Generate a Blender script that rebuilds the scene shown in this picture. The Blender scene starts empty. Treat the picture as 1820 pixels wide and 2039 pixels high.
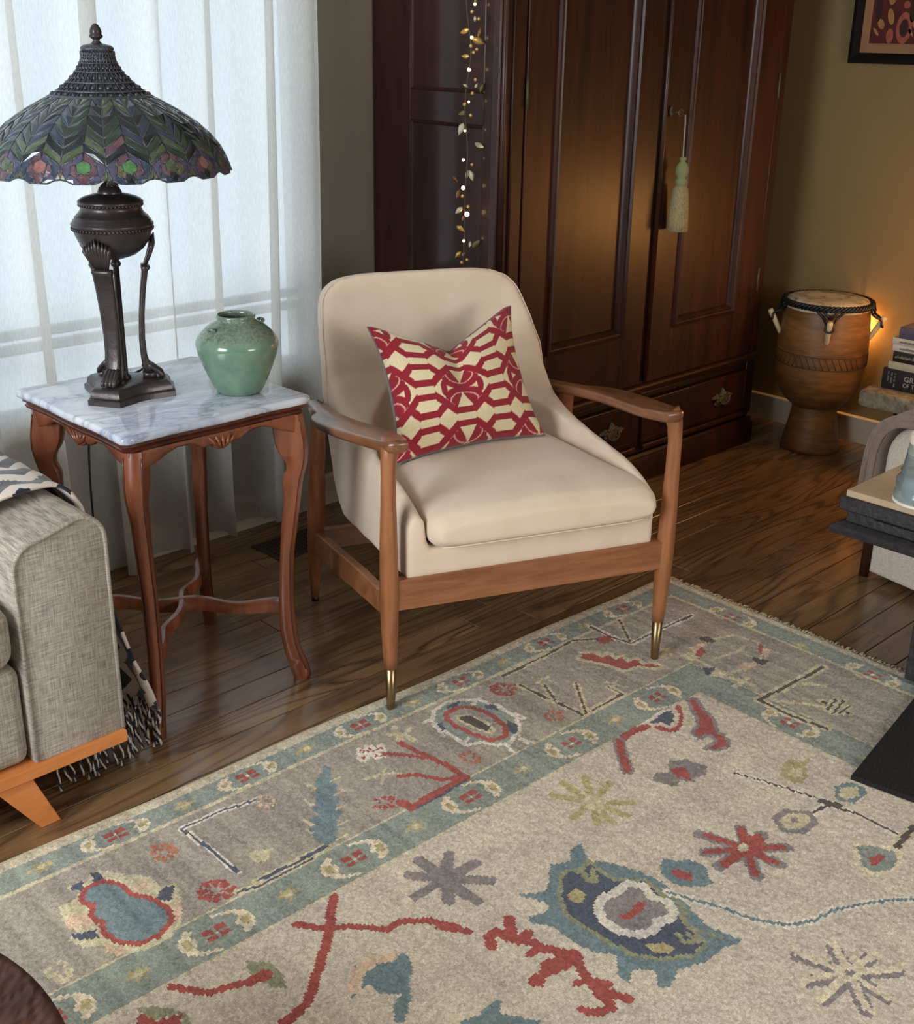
import bpy, math, random
import numpy as np
from mathutils import Vector, Matrix
S = bpy.context.scene
COL = S.collection
PI = math.pi
R = math.radians

# ------------------------------------------------------------------ camera
CAM_Z = 1.42
cam = bpy.data.objects.new('camera', bpy.data.cameras.new('camera'))
COL.objects.link(cam)
_r = Vector((0.71745055, -0.69639667, 0.0172158))
_d = Vector((-0.24653525, -0.27694777, -0.92871971))
_f = Vector((0.6515252, 0.66206616, -0.37038266))
m = Matrix((_r, -_d, -_f)).transposed().to_4x4()
m.translation = Vector((0, 0, CAM_Z))
cam.matrix_world = m
cam.data.sensor_fit = 'HORIZONTAL'
cam.data.sensor_width = 36
cam.data.lens = 36 * 2397.304 / 1820
cam.data.clip_start = 0.02
S.camera = cam

# ------------------------------------------------------------------ world and lights
S.view_settings.view_transform = 'Standard'
S.view_settings.look = 'None'
S.view_settings.exposure = -0.07
S.view_settings.gamma = 1.0
S.view_settings.use_curve_mapping = False
world = bpy.data.worlds.new('sky'); S.world = world; world.use_nodes = True
world.node_tree.nodes['Background'].inputs[0].default_value = (0.74, 0.88, 1.0, 1)
world.node_tree.nodes['Background'].inputs[1].default_value = 2.35


def area(name, loc, target, sx, sy, power, color):
    d = bpy.data.lights.new(name, 'AREA'); d.shape = 'RECTANGLE'
    d.size = sx; d.size_y = sy; d.energy = power; d.color = color
    o = bpy.data.objects.new(name, d); COL.objects.link(o)
    o.location = loc
    o.rotation_euler = (Vector(target) - Vector(loc)).to_track_quat('-Z', 'Y').to_euler()
    return o


def point(name, loc, power, color, rad):
    d = bpy.data.lights.new(name, 'POINT'); d.energy = power; d.color = color
    d.shadow_soft_size = rad
    o = bpy.data.objects.new(name, d); COL.objects.link(o); o.location = loc
    return o


# daylight behind the sheer curtain, and from behind the camera; added fill at left
win = area('window_portal', (1.15, 3.02, 1.455), (1.15, 2.0, 1.455), 2.1, 1.97, 1, (1, 1, 1))
win.data.cycles.is_portal = True
area('daylight_back_window', (1.7, -2.35, 1.15), (1.0, 2.0, 0.5), 1.3, 1.2, 54, (1.0, 0.91, 0.80))
area('left_wall_fill', (-1.75, 1.3, 1.5), (1.4, 1.5, 0.3), 1.3, 1.3, 98, (0.96, 0.98, 1.0))  # unseen light at the left wall, added as fill for rug and chair
# warm lamps: one on the floor behind the drum, one on the hearth out of frame
point('lamp_behind_drum', (4.112, 2.085, 0.44), 2.2, (1.0, 0.46, 0.13), 0.012)
point('lamp_on_hearth', (3.98, 1.50, 0.74), 12.0, (1.0, 0.46, 0.13), 0.13)


# ------------------------------------------------------------------ helpers
def lin(c):
    if isinstance(c, str):
        c = [int(c[i:i + 2], 16) / 255 for i in (0, 2, 4)]
    else:
        c = [v / 255 for v in c]
    return tuple(v / 12.92 if v <= .04045 else ((v + .055) / 1.055) ** 2.4 for v in c)


def tag(o, label=None, cat=None, group=None, kind=None):
    if label: o['label'] = label
    if cat: o['category'] = cat
    if group: o['group'] = group
    if kind: o['kind'] = kind
    return o


def empty(name, loc, rz=0, parent=None):
    o = bpy.data.objects.new(name, None); COL.objects.link(o)
    o.location = loc; o.rotation_euler = (0, 0, rz); o.empty_display_size = .05
    if parent: o.parent = parent
    return o


class MB:
    def __init__(s): s.v = []; s.f = []; s.mi = []; s.col = []

    def add(s, vs, fs, mi=0):
        b = len(s.v); s.v += [tuple(v) for v in vs]
        s.f += [tuple(i + b for i in f) for f in fs]; s.mi += [mi] * len(fs)
        return s

    def box(s, x0, x1, y0, y1, z0, z1, mi=0):
        v = [(x, y, z) for x in (x0, x1) for y in (y0, y1) for z in (z0, z1)]
        return s.add(v, [(0, 1, 3, 2), (4, 6, 7, 5), (0, 4, 5, 1), (2, 3, 7, 6), (0, 2, 6, 4), (1, 5, 7, 3)], mi)

    def obox(s, c, ax, ay, az, mi=0):
        c, ax, ay, az = map(Vector, (c, ax, ay, az))
        v = [c + ax * i + ay * j + az * k for i in (-1, 1) for j in (-1, 1) for k in (-1, 1)]
        return s.add(v, [(0, 1, 3, 2), (4, 6, 7, 5), (0, 4, 5, 1), (2, 3, 7, 6), (0, 2, 6, 4), (1, 5, 7, 3)], mi)

    def loft(s, rings, closed=True, caps=True, mi=0):
        n = len(rings[0]); b = len(s.v)
        for r_ in rings: s.v += [tuple(p) for p in r_]
        for i in range(len(rings) - 1):
            for j in range(n if closed else n - 1):
                k = (j + 1) % n
                s.f.append((b + i * n + j, b + i * n + k, b + (i + 1) * n + k, b + (i + 1) * n + j)); s.mi.append(mi)
        if caps and closed:
            s.f.append(tuple(b + j for j in range(n))[::-1]); s.mi.append(mi)
            s.f.append(tuple(b + (len(rings) - 1) * n + j for j in range(n))); s.mi.append(mi)
        return s

    def lathe(s, prof, n=32, c=(0, 0, 0), mi=0, caps=True, fn=None):
        rings = []
        for r_, z in prof:
            ring = []
            for j in range(n):
                t = 2 * PI * j / n; rr = r_ * (fn(t, z) if fn else 1)
                ring.append((c[0] + rr * math.cos(t), c[1] + rr * math.sin(t), c[2] + z))
            rings.append(ring)
        return s.loft(rings, caps=caps, mi=mi)

    def tube(s, pts, rad, n=8, mi=0, flat=1.0, up=None):
        pts = [Vector(p) for p in pts]; rings = []
        if not hasattr(rad, '__len__'): rad = [rad] * len(pts)
        u = None
        for i, p in enumerate(pts):
            t = (pts[min(i + 1, len(pts) - 1)] - pts[max(i - 1, 0)])
            if t.length < 1e-9: t = Vector((0, 0, 1))
            t.normalize()
            if up is not None: u = Vector(up)
            if u is None:
                u = Vector((0, 0, 1)) if abs(t.z) < .9 else Vector((1, 0, 0))
            u = (u - t * u.dot(t)).normalized(); w = t.cross(u)
            rings.append([p + (u * math.cos(2 * PI * j / n) + w * math.sin(2 * PI * j / n) * flat) * rad[i] for j in range(n)])
        return s.loft(rings, mi=mi)

    def prism(s, poly, f, d0, d1, mi=0):
        """poly 2D, f(a,b,d)->xyz"""
        return s.loft([[f(a, b, d0) for a, b in poly], [f(a, b, d1) for a, b in poly]], mi=mi)

    def ring(s, x0, x1, z0, z1, prof, f, mi=0):
        rs = [[f(x0 + o, z0 + o, h), f(x1 - o, z0 + o, h), f(x1 - o, z1 - o, h), f(x0 + o, z1 - o, h)] for o, h in prof]
        return s.loft(rs, caps=False, mi=mi)

    def sphere(s, c, rx, ry=None, rz=None, n=12, m=8, mi=0):
        ry = ry or rx; rz = rz or rx
        return s.loft([[(c[0] + rx * math.sin(PI * i / m) * math.cos(2 * PI * j / n), c[1] + ry * math.sin(PI * i / m) * math.sin(2 * PI * j / n), c[2] - rz * math.cos(PI * i / m)) for j in range(n)] for i in [.05] + list(range(1, m)) + [m - .05]], mi=mi)

    def build(s, name, mats, parent=None, smooth=False, auto=None, bevel=0, seg=2, sub=0, remesh=0, relax=0, solid=0):
        me = bpy.data.meshes.new(name); me.from_pydata(s.v, [], s.f)
        for mm in (mats if isinstance(mats, (list, tuple)) else [mats]): me.materials.append(mm)
        if any(s.mi): me.polygons.foreach_set('material_index', s.mi)
        me.update()
        import bmesh
        bm = bmesh.new(); bm.from_mesh(me); bmesh.ops.recalc_face_normals(bm, faces=bm.faces); bm.to_mesh(me); bm.free()
        if smooth or auto:
            me.polygons.foreach_set('use_smooth', [True] * len(me.polygons))
        if auto and not smooth:
            me.set_sharp_from_angle(angle=R(auto))
        o = bpy.data.objects.new(name, me); COL.objects.link(o)
        if parent: o.parent = parent
        if solid:
            md = o.modifiers.new('s', 'SOLIDIFY'); md.thickness = solid; md.offset = 0
        if remesh:
            md = o.modifiers.new('r', 'REMESH'); md.mode = 'VOXEL'; md.voxel_size = remesh; md.use_smooth_shade = True
        if relax:
            md = o.modifiers.new('l', 'SMOOTH'); md.factor = .5; md.iterations = relax
        if bevel:
            md = o.modifiers.new('b', 'BEVEL'); md.width = bevel; md.segments = seg; md.limit_method = 'ANGLE'; md.angle_limit = R(35)
            md.harden_normals = False
            me.polygons.foreach_set('use_smooth', [True] * len(me.polygons)); me.set_sharp_from_angle(angle=R(50))
        if sub:
            md = o.modifiers.new('d', 'SUBSURF'); md.levels = sub; md.render_levels = sub
            me.polygons.foreach_set('use_smooth', [True] * len(me.polygons))
        return o


def interp(tab, x):
    return float(np.interp(x, [t[0] for t in tab], [t[1] for t in tab]))


def smoothpts(pts, n=4, closed=False):
    """catmull-rom"""
    P = [Vector(p) for p in pts]; out = []; N = len(P)
    rng = range(N) if closed else range(N - 1)
    for i in rng:
        p0 = P[(i - 1) % N] if closed or i > 0 else P[0]; p1 = P[i]; p2 = P[(i + 1) % N]
        p3 = P[(i + 2) % N] if closed or i + 2 < N else P[-1]
        for k in range(n):
            t = k / n
            out.append(.5 * ((2 * p1) + (p2 - p0) * t + (2 * p0 - 5 * p1 + 4 * p2 - p3) * t * t + (3 * p1 - p0 - 3 * p2 + p3) * t ** 3))
    if not closed: out.append(P[-1])
    return out


# ------------------------------------------------------------------ materials
class NT:
    def __init__(s, name):
        s.m = bpy.data.materials.new(name); s.m.use_nodes = True; s.t = s.m.node_tree
        s.b = s.t.nodes['Principled BSDF']; s.out = s.t.nodes['Material Output']

    def n(s, typ, **kw):
        o = s.t.nodes.new(typ)
        for k, v in kw.items():
            if k in [i.name for i in o.inputs]: s.set(o.inputs[k], v)
            else: setattr(o, k, v)
        return o

    def set(s, inp, v):
        if hasattr(v, 'is_output') or isinstance(v, bpy.types.NodeSocket): s.t.links.new(v, inp)
        else: inp.default_value = v

    def link(s, a, b): s.t.links.new(a, b)

    def coord(s, kind='Object', scale=(1, 1, 1), rot=(0, 0, 0), loc=(0, 0, 0)):
        if kind == 'World': src = s.n('ShaderNodeNewGeometry').outputs['Position']
        else: src = s.n('ShaderNodeTexCoord').outputs[kind]
        mp = s.n('ShaderNodeMapping'); s.link(src, mp.inputs[0])
        mp.inputs['Scale'].default_value = scale; mp.inputs['Rotation'].default_value = rot; mp.inputs['Location'].default_value = loc
        return mp.outputs[0]

    def noise(s, vec, scale, detail=3, rough=.5, dist=0):
        o = s.n('ShaderNodeTexNoise'); s.link(vec, o.inputs['Vector']); o.inputs['Scale'].default_value = scale
        o.inputs['Detail'].default_value = detail; o.inputs['Roughness'].default_value = rough; o.inputs['Distortion'].default_value = dist
        return o.outputs['Fac']

    def ramp(s, fac, stops):
        o = s.n('ShaderNodeValToRGB'); s.link(fac, o.inputs[0]); e = o.color_ramp.elements
        while len(e) < len(stops): e.new(.5)
        for el, (p, c) in zip(e, stops): el.position = p; el.color = (*c[:3], 1)
        return o.outputs[0]

    def mix(s, fac, a, b, mode='MIX'):
        o = s.n('ShaderNodeMix', data_type='RGBA', blend_type=mode)
        for i, v in ((0, fac), (6, a), (7, b)):
            if isinstance(v, tuple) and len(v) == 3: v = (*v, 1)
            s.set(o.inputs[i], v)
        return o.outputs[2]

    def bump(s, h, strength=.3, dist=.01, normal=None):
        o = s.n('ShaderNodeBump'); s.link(h, o.inputs['Height']); o.inputs['Strength'].default_value = strength; o.inputs['Distance'].default_value = dist
        if normal: s.link(normal, o.inputs['Normal'])
        s.link(o.outputs[0], s.b.inputs['Normal']); return o.outputs[0]

    def base(s, c, rough=.5, metal=0, spec=.5, coat=0, coat_r=.1, sheen=0):
        if isinstance(c, tuple): c = (*c[:3], 1)
        s.set(s.b.inputs['Base Color'], c); s.set(s.b.inputs['Roughness'], rough); s.b.inputs['Metallic'].default_value = metal
        s.b.inputs['Specular IOR Level'].default_value = spec
        s.b.inputs['Coat Weight'].default_value = coat; s.b.inputs['Coat Roughness'].default_value = coat_r
        s.b.inputs['Sheen Weight'].default_value = sheen
        return s


def plain(name, c, rough=.5, metal=0, nscale=20, nstr=.08, bump=0, bscale=60, coat=0, spec=.5, sheen=0, kind='Object', coat_r=.1):
    t = NT(name); v = t.coord(kind)
    c = lin(c); f = t.noise(v, nscale, 3)
    lo = tuple(x * (1 - nstr) for x in c); hi = tuple(min(1, x * (1 + nstr)) for x in c)
    t.base(t.ramp(f, [(.3, lo), (.7, hi)]), rough, metal, spec, coat, coat_r, sheen)
    if bump: t.bump(t.noise(v, bscale, 3), bump, .01)
    return t.m


def wood(name, c1, c2, stretch=(6, 60, 60), rough=.4, coat=.15, kind='Object', fig=.5, rot=(0, 0, 0), coat_r=.15, spec=.5):
    t = NT(name); v = t.coord(kind, stretch, rot)
    f = t.noise(v, 1.0, 5, .6, .4)
    v2 = t.coord(kind, tuple(x * .12 for x in stretch), rot)
    g = t.noise(v2, 1.0, 3, .5, 1.2)
    mx = t.n('ShaderNodeMath', operation='ADD'); t.link(f, mx.inputs[0]); t.link(g, mx.inputs[1])
    hf = t.n('ShaderNodeMath', operation='MULTIPLY'); t.link(mx.outputs[0], hf.inputs[0]); hf.inputs[1].default_value = .5
    t.base(t.ramp(hf.outputs[0], [(.35, lin(c1)), (.62, lin(c2))]), rough, 0, spec, coat, coat_r)
    t.bump(f, .12, .002)
    return t.m


def fabric(name, c, c2=None, scale=500, rough=.9, bump=.25, sheen=.2, melange=0, kind='Object'):
    t = NT(name); v = t.coord(kind)
    w1 = t.n('ShaderNodeTexWave', wave_type='BANDS', bands_direction='X'); t.link(v, w1.inputs['Vector']); w1.inputs['Scale'].default_value = scale; w1.inputs['Distortion'].default_value = 1.5
    w2 = t.n('ShaderNodeTexWave', wave_type='BANDS', bands_direction='Z'); t.link(v, w2.inputs['Vector']); w2.inputs['Scale'].default_value = scale; w2.inputs['Distortion'].default_value = 1.5
    ad = t.n('ShaderNodeMath', operation='ADD'); t.link(w1.outputs['Fac'], ad.inputs[0]); t.link(w2.outputs['Fac'], ad.inputs[1])
    c = lin(c); c2 = lin(c2) if c2 else tuple(x * .86 for x in c)
    if melange:
        n1 = t.noise(t.coord(kind, (420, 30, 26)), 1, 2); n2 = t.noise(t.coord(kind, (26, 30, 420)), 1, 2); n3 = t.noise(t.coord(kind, (140, 140, 500)), 1, 2)
        a1 = t.n('ShaderNodeMath', operation='ADD'); t.link(n1, a1.inputs[0]); t.link(n2, a1.inputs[1])
        hf = t.n('ShaderNodeMath', operation='MULTIPLY_ADD'); t.link(a1.outputs[0], hf.inputs[0]); hf.inputs[1].default_value = .5; hf.inputs[2].default_value = 0
        col = t.ramp(hf.outputs[0], [(.38, c2), (.62, c)])
    else:
        col = t.ramp(t.noise(v, 9, 4), [(.3, c2), (.6, c)])
    t.base(col, rough, 0, .2, 0, .1, sheen)
    t.bump(ad.outputs[0], bump, .0008)
    return t.m


M = {}
M['wall'] = plain('wall_paint', (122, 104, 68), .85, nscale=3, nstr=.05, bump=.08, bscale=120, kind='World')
M['wall_left'] = plain('wall_paint_grey', (122, 115, 102), .85, nscale=3, nstr=.04, bump=.06, bscale=120, kind='World')
M['white_trim'] = plain('trim_paint', (205, 196, 178), .45, nscale=8, nstr=.04, kind='World')
M['ceiling'] = plain('ceiling_paint', (215, 210, 200), .9, kind='World')
M['mahogany'] = wood('mahogany', (24, 10, 5), (62, 27, 13), (55, 55, 5), .40, .14, coat_r=.28, kind='World', spec=.36)
M['mahogany_dark'] = wood('mahogany_dark', (15, 7, 5), (36, 16, 10), (55, 55, 5), .4, .2, kind='World')
M['mahogany_side'] = wood('mahogany_side', (38, 20, 17), (58, 34, 29), (30, 30, 5), .5, .20, kind='World', coat_r=.10, spec=.15)
M['walnut_v'] = wood('walnut_leg', (112, 66, 38), (160, 104, 66), (70, 70, 8), .36, .25)
M['walnut_h'] = wood('walnut_rail', (116, 70, 42), (162, 106, 70), (8, 70, 70), .36, .25)
M['walnut_y'] = wood('walnut_arm', (98, 62, 42), (146, 98, 68), (60, 9, 60), .3, .4)
M['cherry'] = wood('cherry', (82, 42, 27), (136, 78, 50), (50, 50, 9), .33, .45)
M['cherry_dark'] = wood('cherry_dark', (46, 20, 14), (92, 44, 28), (50, 50, 9), .35, .4)
M['amber_wood'] = wood('amber_wood', (196, 116, 58), (222, 142, 80), (12, 50, 50), .38, .3)
M['drum_wood'] = wood('drum_wood', (84, 54, 24), (138, 94, 48), (14, 14, 60), .5, .12)
M['dark_leg'] = wood('dark_leg', (38, 20, 10), (64, 36, 20), (60, 60, 9), .45, .1)
M['linen'] = fabric('ivory_linen', (224, 204, 184), (216, 195, 173), 420, .9, .18, .25)
M['grey_fabric'] = fabric('grey_melange', (186, 178, 165), (132, 124, 115), 900, .95, .35, .15, melange=1)
M['boucle'] = plain('boucle', (226, 214, 196), .95, nscale=150, nstr=.1, bump=.8, bscale=260, sheen=.3)
M['throw_grey'] = plain('grey_throw', (134, 116, 102), .95, nscale=60, nstr=.1, bump=.5, bscale=300, sheen=.35)
M['pillow_back'] = plain('pillow_back', (112, 104, 106), .95, nscale=60, nstr=.06, bump=.3, bscale=300, sheen=.3)
M['bronze'] = plain('dark_bronze', (62, 55, 56), .38, .45, nscale=30, nstr=.25, bump=.1, bscale=80, coat=.2)
M['came'] = plain('lead_came', (84, 88, 96), .38, .6, nscale=60, nstr=.25, bump=.3, bscale=200)
M['brass'] = plain('aged_brass', (150, 128, 92), .3, .95, nscale=20, nstr=.15)
M['pull'] = plain('pull_brass', (88, 82, 64), .6, .5, nscale=90, nstr=.3)
M['travertine'] = plain('travertine', (186, 166, 140), .45, nscale=14, nstr=.1, bump=.1, bscale=60)
M['black_paint'] = plain('black_paint', (44, 43, 46), .5, nscale=60, nstr=.3, bump=.25, bscale=90)
M['black_felt'] = plain('black_felt', (46, 45, 45), .95, nscale=300, nstr=.4, bump=.4, bscale=500, spec=.1)
M['cord'] = plain('black_cord', (20, 20, 24), .5)
M['copper'] = None
M['glass'] = NT('clear_glass').base((1, 1, 1), .03).m
M['glass'].node_tree.nodes['Principled BSDF'].inputs['Transmission Weight'].default_value = 1
M['vent'] = plain('vent_metal', (70, 58, 44), .5, .6, nscale=60, nstr=.2)
M['vent_hole'] = plain('vent_hole', (6, 6, 6), .9)

# ------------------------------------------------------------------ room shell
XR, YW, XL, YB, HC = 4.14, 2.88, -1.60, -2.20, 2.62
DS, DF = 2.45, 2.33                                    # wardrobe side plane x, front plane y


def struct(name, mb, mat, **k):
    return tag(mb.build(name, mat, **k), kind='structure')


floor = struct('floor', MB().box(XL - .1, XR + .1, YB - .1, YW + .1, -.12, -.02), M['mahogany_dark'])


def floor_mat():
    t = NT('oak_floor')
    oi = t.n('ShaderNodeObjectInfo')
    off = t.n('ShaderNodeVectorMath', operation='SCALE'); t.link(oi.outputs['Random'], off.inputs[3]); off.inputs[0].default_value = (37, 91, 13)
    g = t.n('ShaderNodeNewGeometry')
    ad = t.n('ShaderNodeVectorMath', operation='ADD'); t.link(g.outputs['Position'], ad.inputs[0]); t.link(off.outputs[0], ad.inputs[1])
    mp = t.n('ShaderNodeMapping'); t.link(ad.outputs[0], mp.inputs[0]); mp.inputs['Scale'].default_value = (1.1, 8, 8)
    # cathedral figure: contour lines of a stretched noise
    n0 = t.noise(mp.outputs[0], 1.0, 1.5, .45, .3)
    mul = t.n('ShaderNodeMath', operation='MULTIPLY'); t.link(n0, mul.inputs[0]); mul.inputs[1].default_value = 21
    fr = t.n('ShaderNodeMath', operation='PINGPONG'); t.link(mul.outputs[0], fr.inputs[0]); fr.inputs[1].default_value = 1
    mp2 = t.n('ShaderNodeMapping'); t.link(ad.outputs[0], mp2.inputs[0]); mp2.inputs['Scale'].default_value = (14, 330, 330)
    fine = t.noise(mp2.outputs[0], 1.0, 3, .6)
    mp3 = t.n('ShaderNodeMapping'); t.link(ad.outputs[0], mp3.inputs[0]); mp3.inputs['Scale'].default_value = (2, 12, 12)
    soft = t.noise(mp3.outputs[0], 1, 3)
    line = t.ramp(fr.outputs[0], [(.02, (0, 0, 0)), (.55, (1, 1, 1))])
    c1 = t.ramp(soft, [(.3, lin((108, 82, 56))), (.7, lin((150, 118, 84)))])
    sel = t.ramp(oi.outputs['Random'], [(.2, (.6, .6, .6)), (.8, (0, 0, 0))])
    dark = t.mix(line, t.mix(sel, lin((58, 42, 31)), c1), c1)
    c = t.mix(.30, dark, t.ramp(fine, [(.35, lin((62, 44, 30))), (.6, lin((140, 110, 80)))]), 'MIX')
    tone = t.ramp(oi.outputs['Random'], [(0, (.70, .68, .66)), (1, (1.1, 1.08, 1.05))])
    c = t.mix(1.0, c, tone, 'MULTIPLY')
    t.base(c, .23, 0, .5, .35, .16)
    t.bump(fine, .08, .001)
    return t.m


M['oak'] = floor_mat()
random.seed(4)
LEN = [.62, .85, 1.05, 1.3, 1.55, 1.9]
bm_mesh = {}
BW = .0825
for L in LEN:
    b = MB()
    f = lambda a, c, d: (a, c, d)
    e = .0012
    b.loft([[(e, e, -.02), (L - e, e, -.02), (L - e, BW - e, -.02), (e, BW - e, -.02)],
            [(e, e, -.0014), (L - e, e, -.0014), (L - e, BW - e, -.0014), (e, BW - e, -.0014)],
            [(e * 2, e * 2, 0), (L - e * 2, e * 2, 0), (L - e * 2, BW - e * 2, 0), (e * 2, BW - e * 2, 0)]])
    o = b.build('floor_board', M['oak'], floor); bm_mesh[L] = o
    o.location = (0, 0, 0)
protos = dict(bm_mesh); used = set()
row = 0; y = YB
while y < YW - .01:
    x = XL - random.random() * .9
    while x < XR:
        L = random.choice(LEN)
        # keep the last board inside the wall
        if x < XL or x + L > XR + .02:
            xa = max(x, XL); xb = min(x + L, XR)
            if xb - xa > .04:
                q = MB().box(xa + .001, xb - .001, y + .001, min(y + BW, YW) - .001, -.02, 0).build('floor_board', M['oak'], floor)
        else:
            p = protos[L]
            if L in used: q = p.copy(); COL.objects.link(q)
            else: q = p; used.add(L)
            q.location = (x, y, 0)
        x += L
    y += BW; row += 1

WX0, WX1, WZ0, WZ1 = 0.10, 2.20, .47, 2.44
w = MB()
w.box(XL, WX0, YW, YW + .12, 0, HC).box(WX1, XR + .1, YW, YW + .12, 0, HC).box(WX0, WX1, YW, YW + .12, 0, WZ0).box(WX0, WX1, YW, YW + .12, WZ1, HC)
struct('wall_back', w, M['wall_left'])
struct('wall_right', MB().box(XR, XR + .1, YB, YW, 0, HC), M['wall'])
bx0, bx1 = 1.05, 2.75
w = MB().box(XL - .1, bx0, YB - .1, YB, 0, HC).box(bx1, XR + .1, YB - .1, YB, 0, HC).box(bx0, bx1, YB - .1, YB, 0, .75).box(bx0, bx1, YB - .1, YB, 2.2, HC)
struct('wall_front', w, M['wall'])
w = MB().box(XL - .1, XL, YB, .6, 0, HC).box(XL - .1, XL, 2.0, YW + .1, 0, HC).box(XL - .1, XL, .6, 2.0, 0, .8).box(XL - .1, XL, .6, 2.0, 2.2, HC)
struct('wall_left', w, M['wall'])
struct('ceiling', MB().box(XL - .1, XR + .1, YB - .1, YW + .12, HC, HC + .1), M['ceiling'])


def base_prof(x0, x1, h=.099, t=.016):
    return [(0, 0), (t, 0), (t, h - .012), (t + .003, h - .010), (t + .003, h - .003), (t - .004, h), (0, h)]


b = MB(); b.loft([[(XR - d, yy, z) for d, z in base_prof(0, 0)] for yy in (YB, YW)]); struct('baseboard_right', b, M['white_trim'])
b = MB(); b.loft([[(xx, YW - d, z) for d, z in base_prof(0, 0)] for xx in (XL, DS)]); struct('baseboard_back', b, M['white_trim'])

# window behind the sheer curtain: casing, two sashes, glass
wf = MB(); f = lambda a, z, h: (a, YW - .0 + .06 - h, z)
wf.ring(WX0 - .012, WX1 + .012, WZ0 - .012, WZ1 + .012, [(0, .058), (0, .066), (.018, .066), (.018, -.05)], f)
wo = struct('window_1', wf, M['white_trim'])
MB().box(WX0 - .02, WX1 + .01, YW - .02, YW + .02, WZ0 - .04, WZ0 - .013).build('window_sill', M['white_trim'], wo)
for z0, z1 in ((WZ0, .66), (.675, WZ1)):
    s = MB(); s.ring(WX0 + .002, WX1 - .002, z0 + .001, z1, [(0, 0), (0, .03), (.022, .03), (.022, 0)], f)
    so = s.build('sash', M['white_trim'], wo)
    MB().box(WX0 + .015, WX1 - .015, YW + .042, YW + .046, z0 + .015, z1 - .015).build('pane', M['glass'], so)

# ------------------------------------------------------------------ sheer curtain
def curtain_mat():
    t = NT('sheer_linen'); nt = t.t
    v = t.coord('World', (700, 700, 60)); v2 = t.coord('World', (60, 60, 500))
    n1 = t.noise(v, 1, 2); n2 = t.noise(v2, 1, 2)
    col = t.ramp(n1, [(.3, lin((226, 228, 226))), (.7, lin((246, 246, 243)))])
    t.base(col, .9, 0, .1)
    tr = nt.nodes.new('ShaderNodeBsdfTranslucent'); t.link(col, tr.inputs[0])
    tp = nt.nodes.new('ShaderNodeBsdfTransparent')
    df = nt.nodes.new('ShaderNodeBsdfDiffuse'); t.link(col, df.inputs[0])
    m1 = nt.nodes.new('ShaderNodeMixShader'); m1.inputs[0].default_value = .66; t.link(df.outputs[0], m1.inputs[1]); t.link(tr.outputs[0], m1.inputs[2])
    m2 = nt.nodes.new('ShaderNodeMixShader'); m2.inputs[0].default_value = .12; t.link(m1.outputs[0], m2.inputs[1]); t.link(tp.outputs[0], m2.inputs[2])
    t.link(m2.outputs[0], t.out.inputs[0])
    return t.m


M['sheer'] = curtain_mat()
cur = MB(); NX, NZ = 900, 26
rnd = np.random.RandomState(8)
# folds: phase advances with an uneven period; every fold doubles back on itself
sx_ = np.linspace(0, 1, NX + 1)
per = np.interp(sx_, np.linspace(0, 1, 24), .125 + .11 * rnd.rand(24))
phase = np.concatenate([[0], np.cumsum((2.79 / NX) / ((per[1:] + per[:-1]) / 2))]) * 2 * PI
ampx = per * np.interp(sx_, np.linspace(0, 1, 30), .15 + .19 * rnd.rand(30)); ampy = np.interp(sx_, np.linspace(0, 1, 30), .024 + .022 * rnd.rand(30))
vs = []
for j in range(NZ + 1):
    zt = j / NZ; z = .026 + zt * (2.46 - .026)
    for i in range(NX + 1):
        s_ = sx_[i]; ph = phase[i] + .5 * math.sin(z * 1.3 + s_ * 9)
        k = 1.05 - .25 * zt
        x = -.58 + 2.79 * s_ + ampx[i] * math.sin(ph) * k + .004 * math.sin(ph * 2.3)
        yv = 2.815 + ampy[i] * math.cos(ph) * k + .004 * math.sin(ph * 1.7 + z)
        zz = z + (.012 * math.sin(s_ * 23) + .004 * math.sin(ph) if j == 0 else 0)
        vs.append((min(x, 2.212 + .004 * math.sin(z * 5)), min(yv, 2.862), zz))
cur.add(vs, [(j * (NX + 1) + i, j * (NX + 1) + i + 1, (j + 1) * (NX + 1) + i + 1, (j + 1) * (NX + 1) + i) for j in range(NZ) for i in range(NX)])
cu = empty('curtain', (0, 0, 0)); tag(cu, 'white sheer floor-length curtain hanging in folds behind the lamp', 'curtain')
cur.build('curtain_panel', M['sheer'], cu, smooth=True)
hem = MB(); row0 = vs[:NX + 1]
hem.loft([[(x, y + s * .0035, z + dz) for x, y, z in row0] for dz, s in ((-.002, 0), (0, -1), (.075, -1))], closed=False)
hem.build('hem', M['sheer'], cu, smooth=True)
rod = MB().tube([(-.7, 2.815, 2.49), (2.3, 2.815, 2.49)], .014, 12); rod.sphere((2.33, 2.815, 2.49), .03)
tag(rod.build('curtain_rod', M['bronze'], smooth=True), 'dark metal rod carrying the white sheer curtain', 'curtain rod')

# floor register
vt = empty('floor_vent', (0, 0, 0)); tag(vt, 'perforated metal floor vent set in the boards behind the side table', 'vent')
v0 = MB(); v0.box(1.85, 2.10, 2.60, 2.745, .0003, .003).build('vent_plate', M['vent'], vt, bevel=.001)
hs = MB()
for i in range(13):
    for j in range(7):
        cx_, cy_ = 1.872 + i * .0172, 2.617 + j * .0185 + (i % 2) * .004
        hs.add([(cx_ + .0055 * math.cos(a * PI / 3), cy_ + .0065 * math.sin(a * PI / 3), .0034) for a in range(6)], [tuple(range(6))])
tag(hs.build('vent_holes', M['vent_hole'], vt), kind='stuff')

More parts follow.
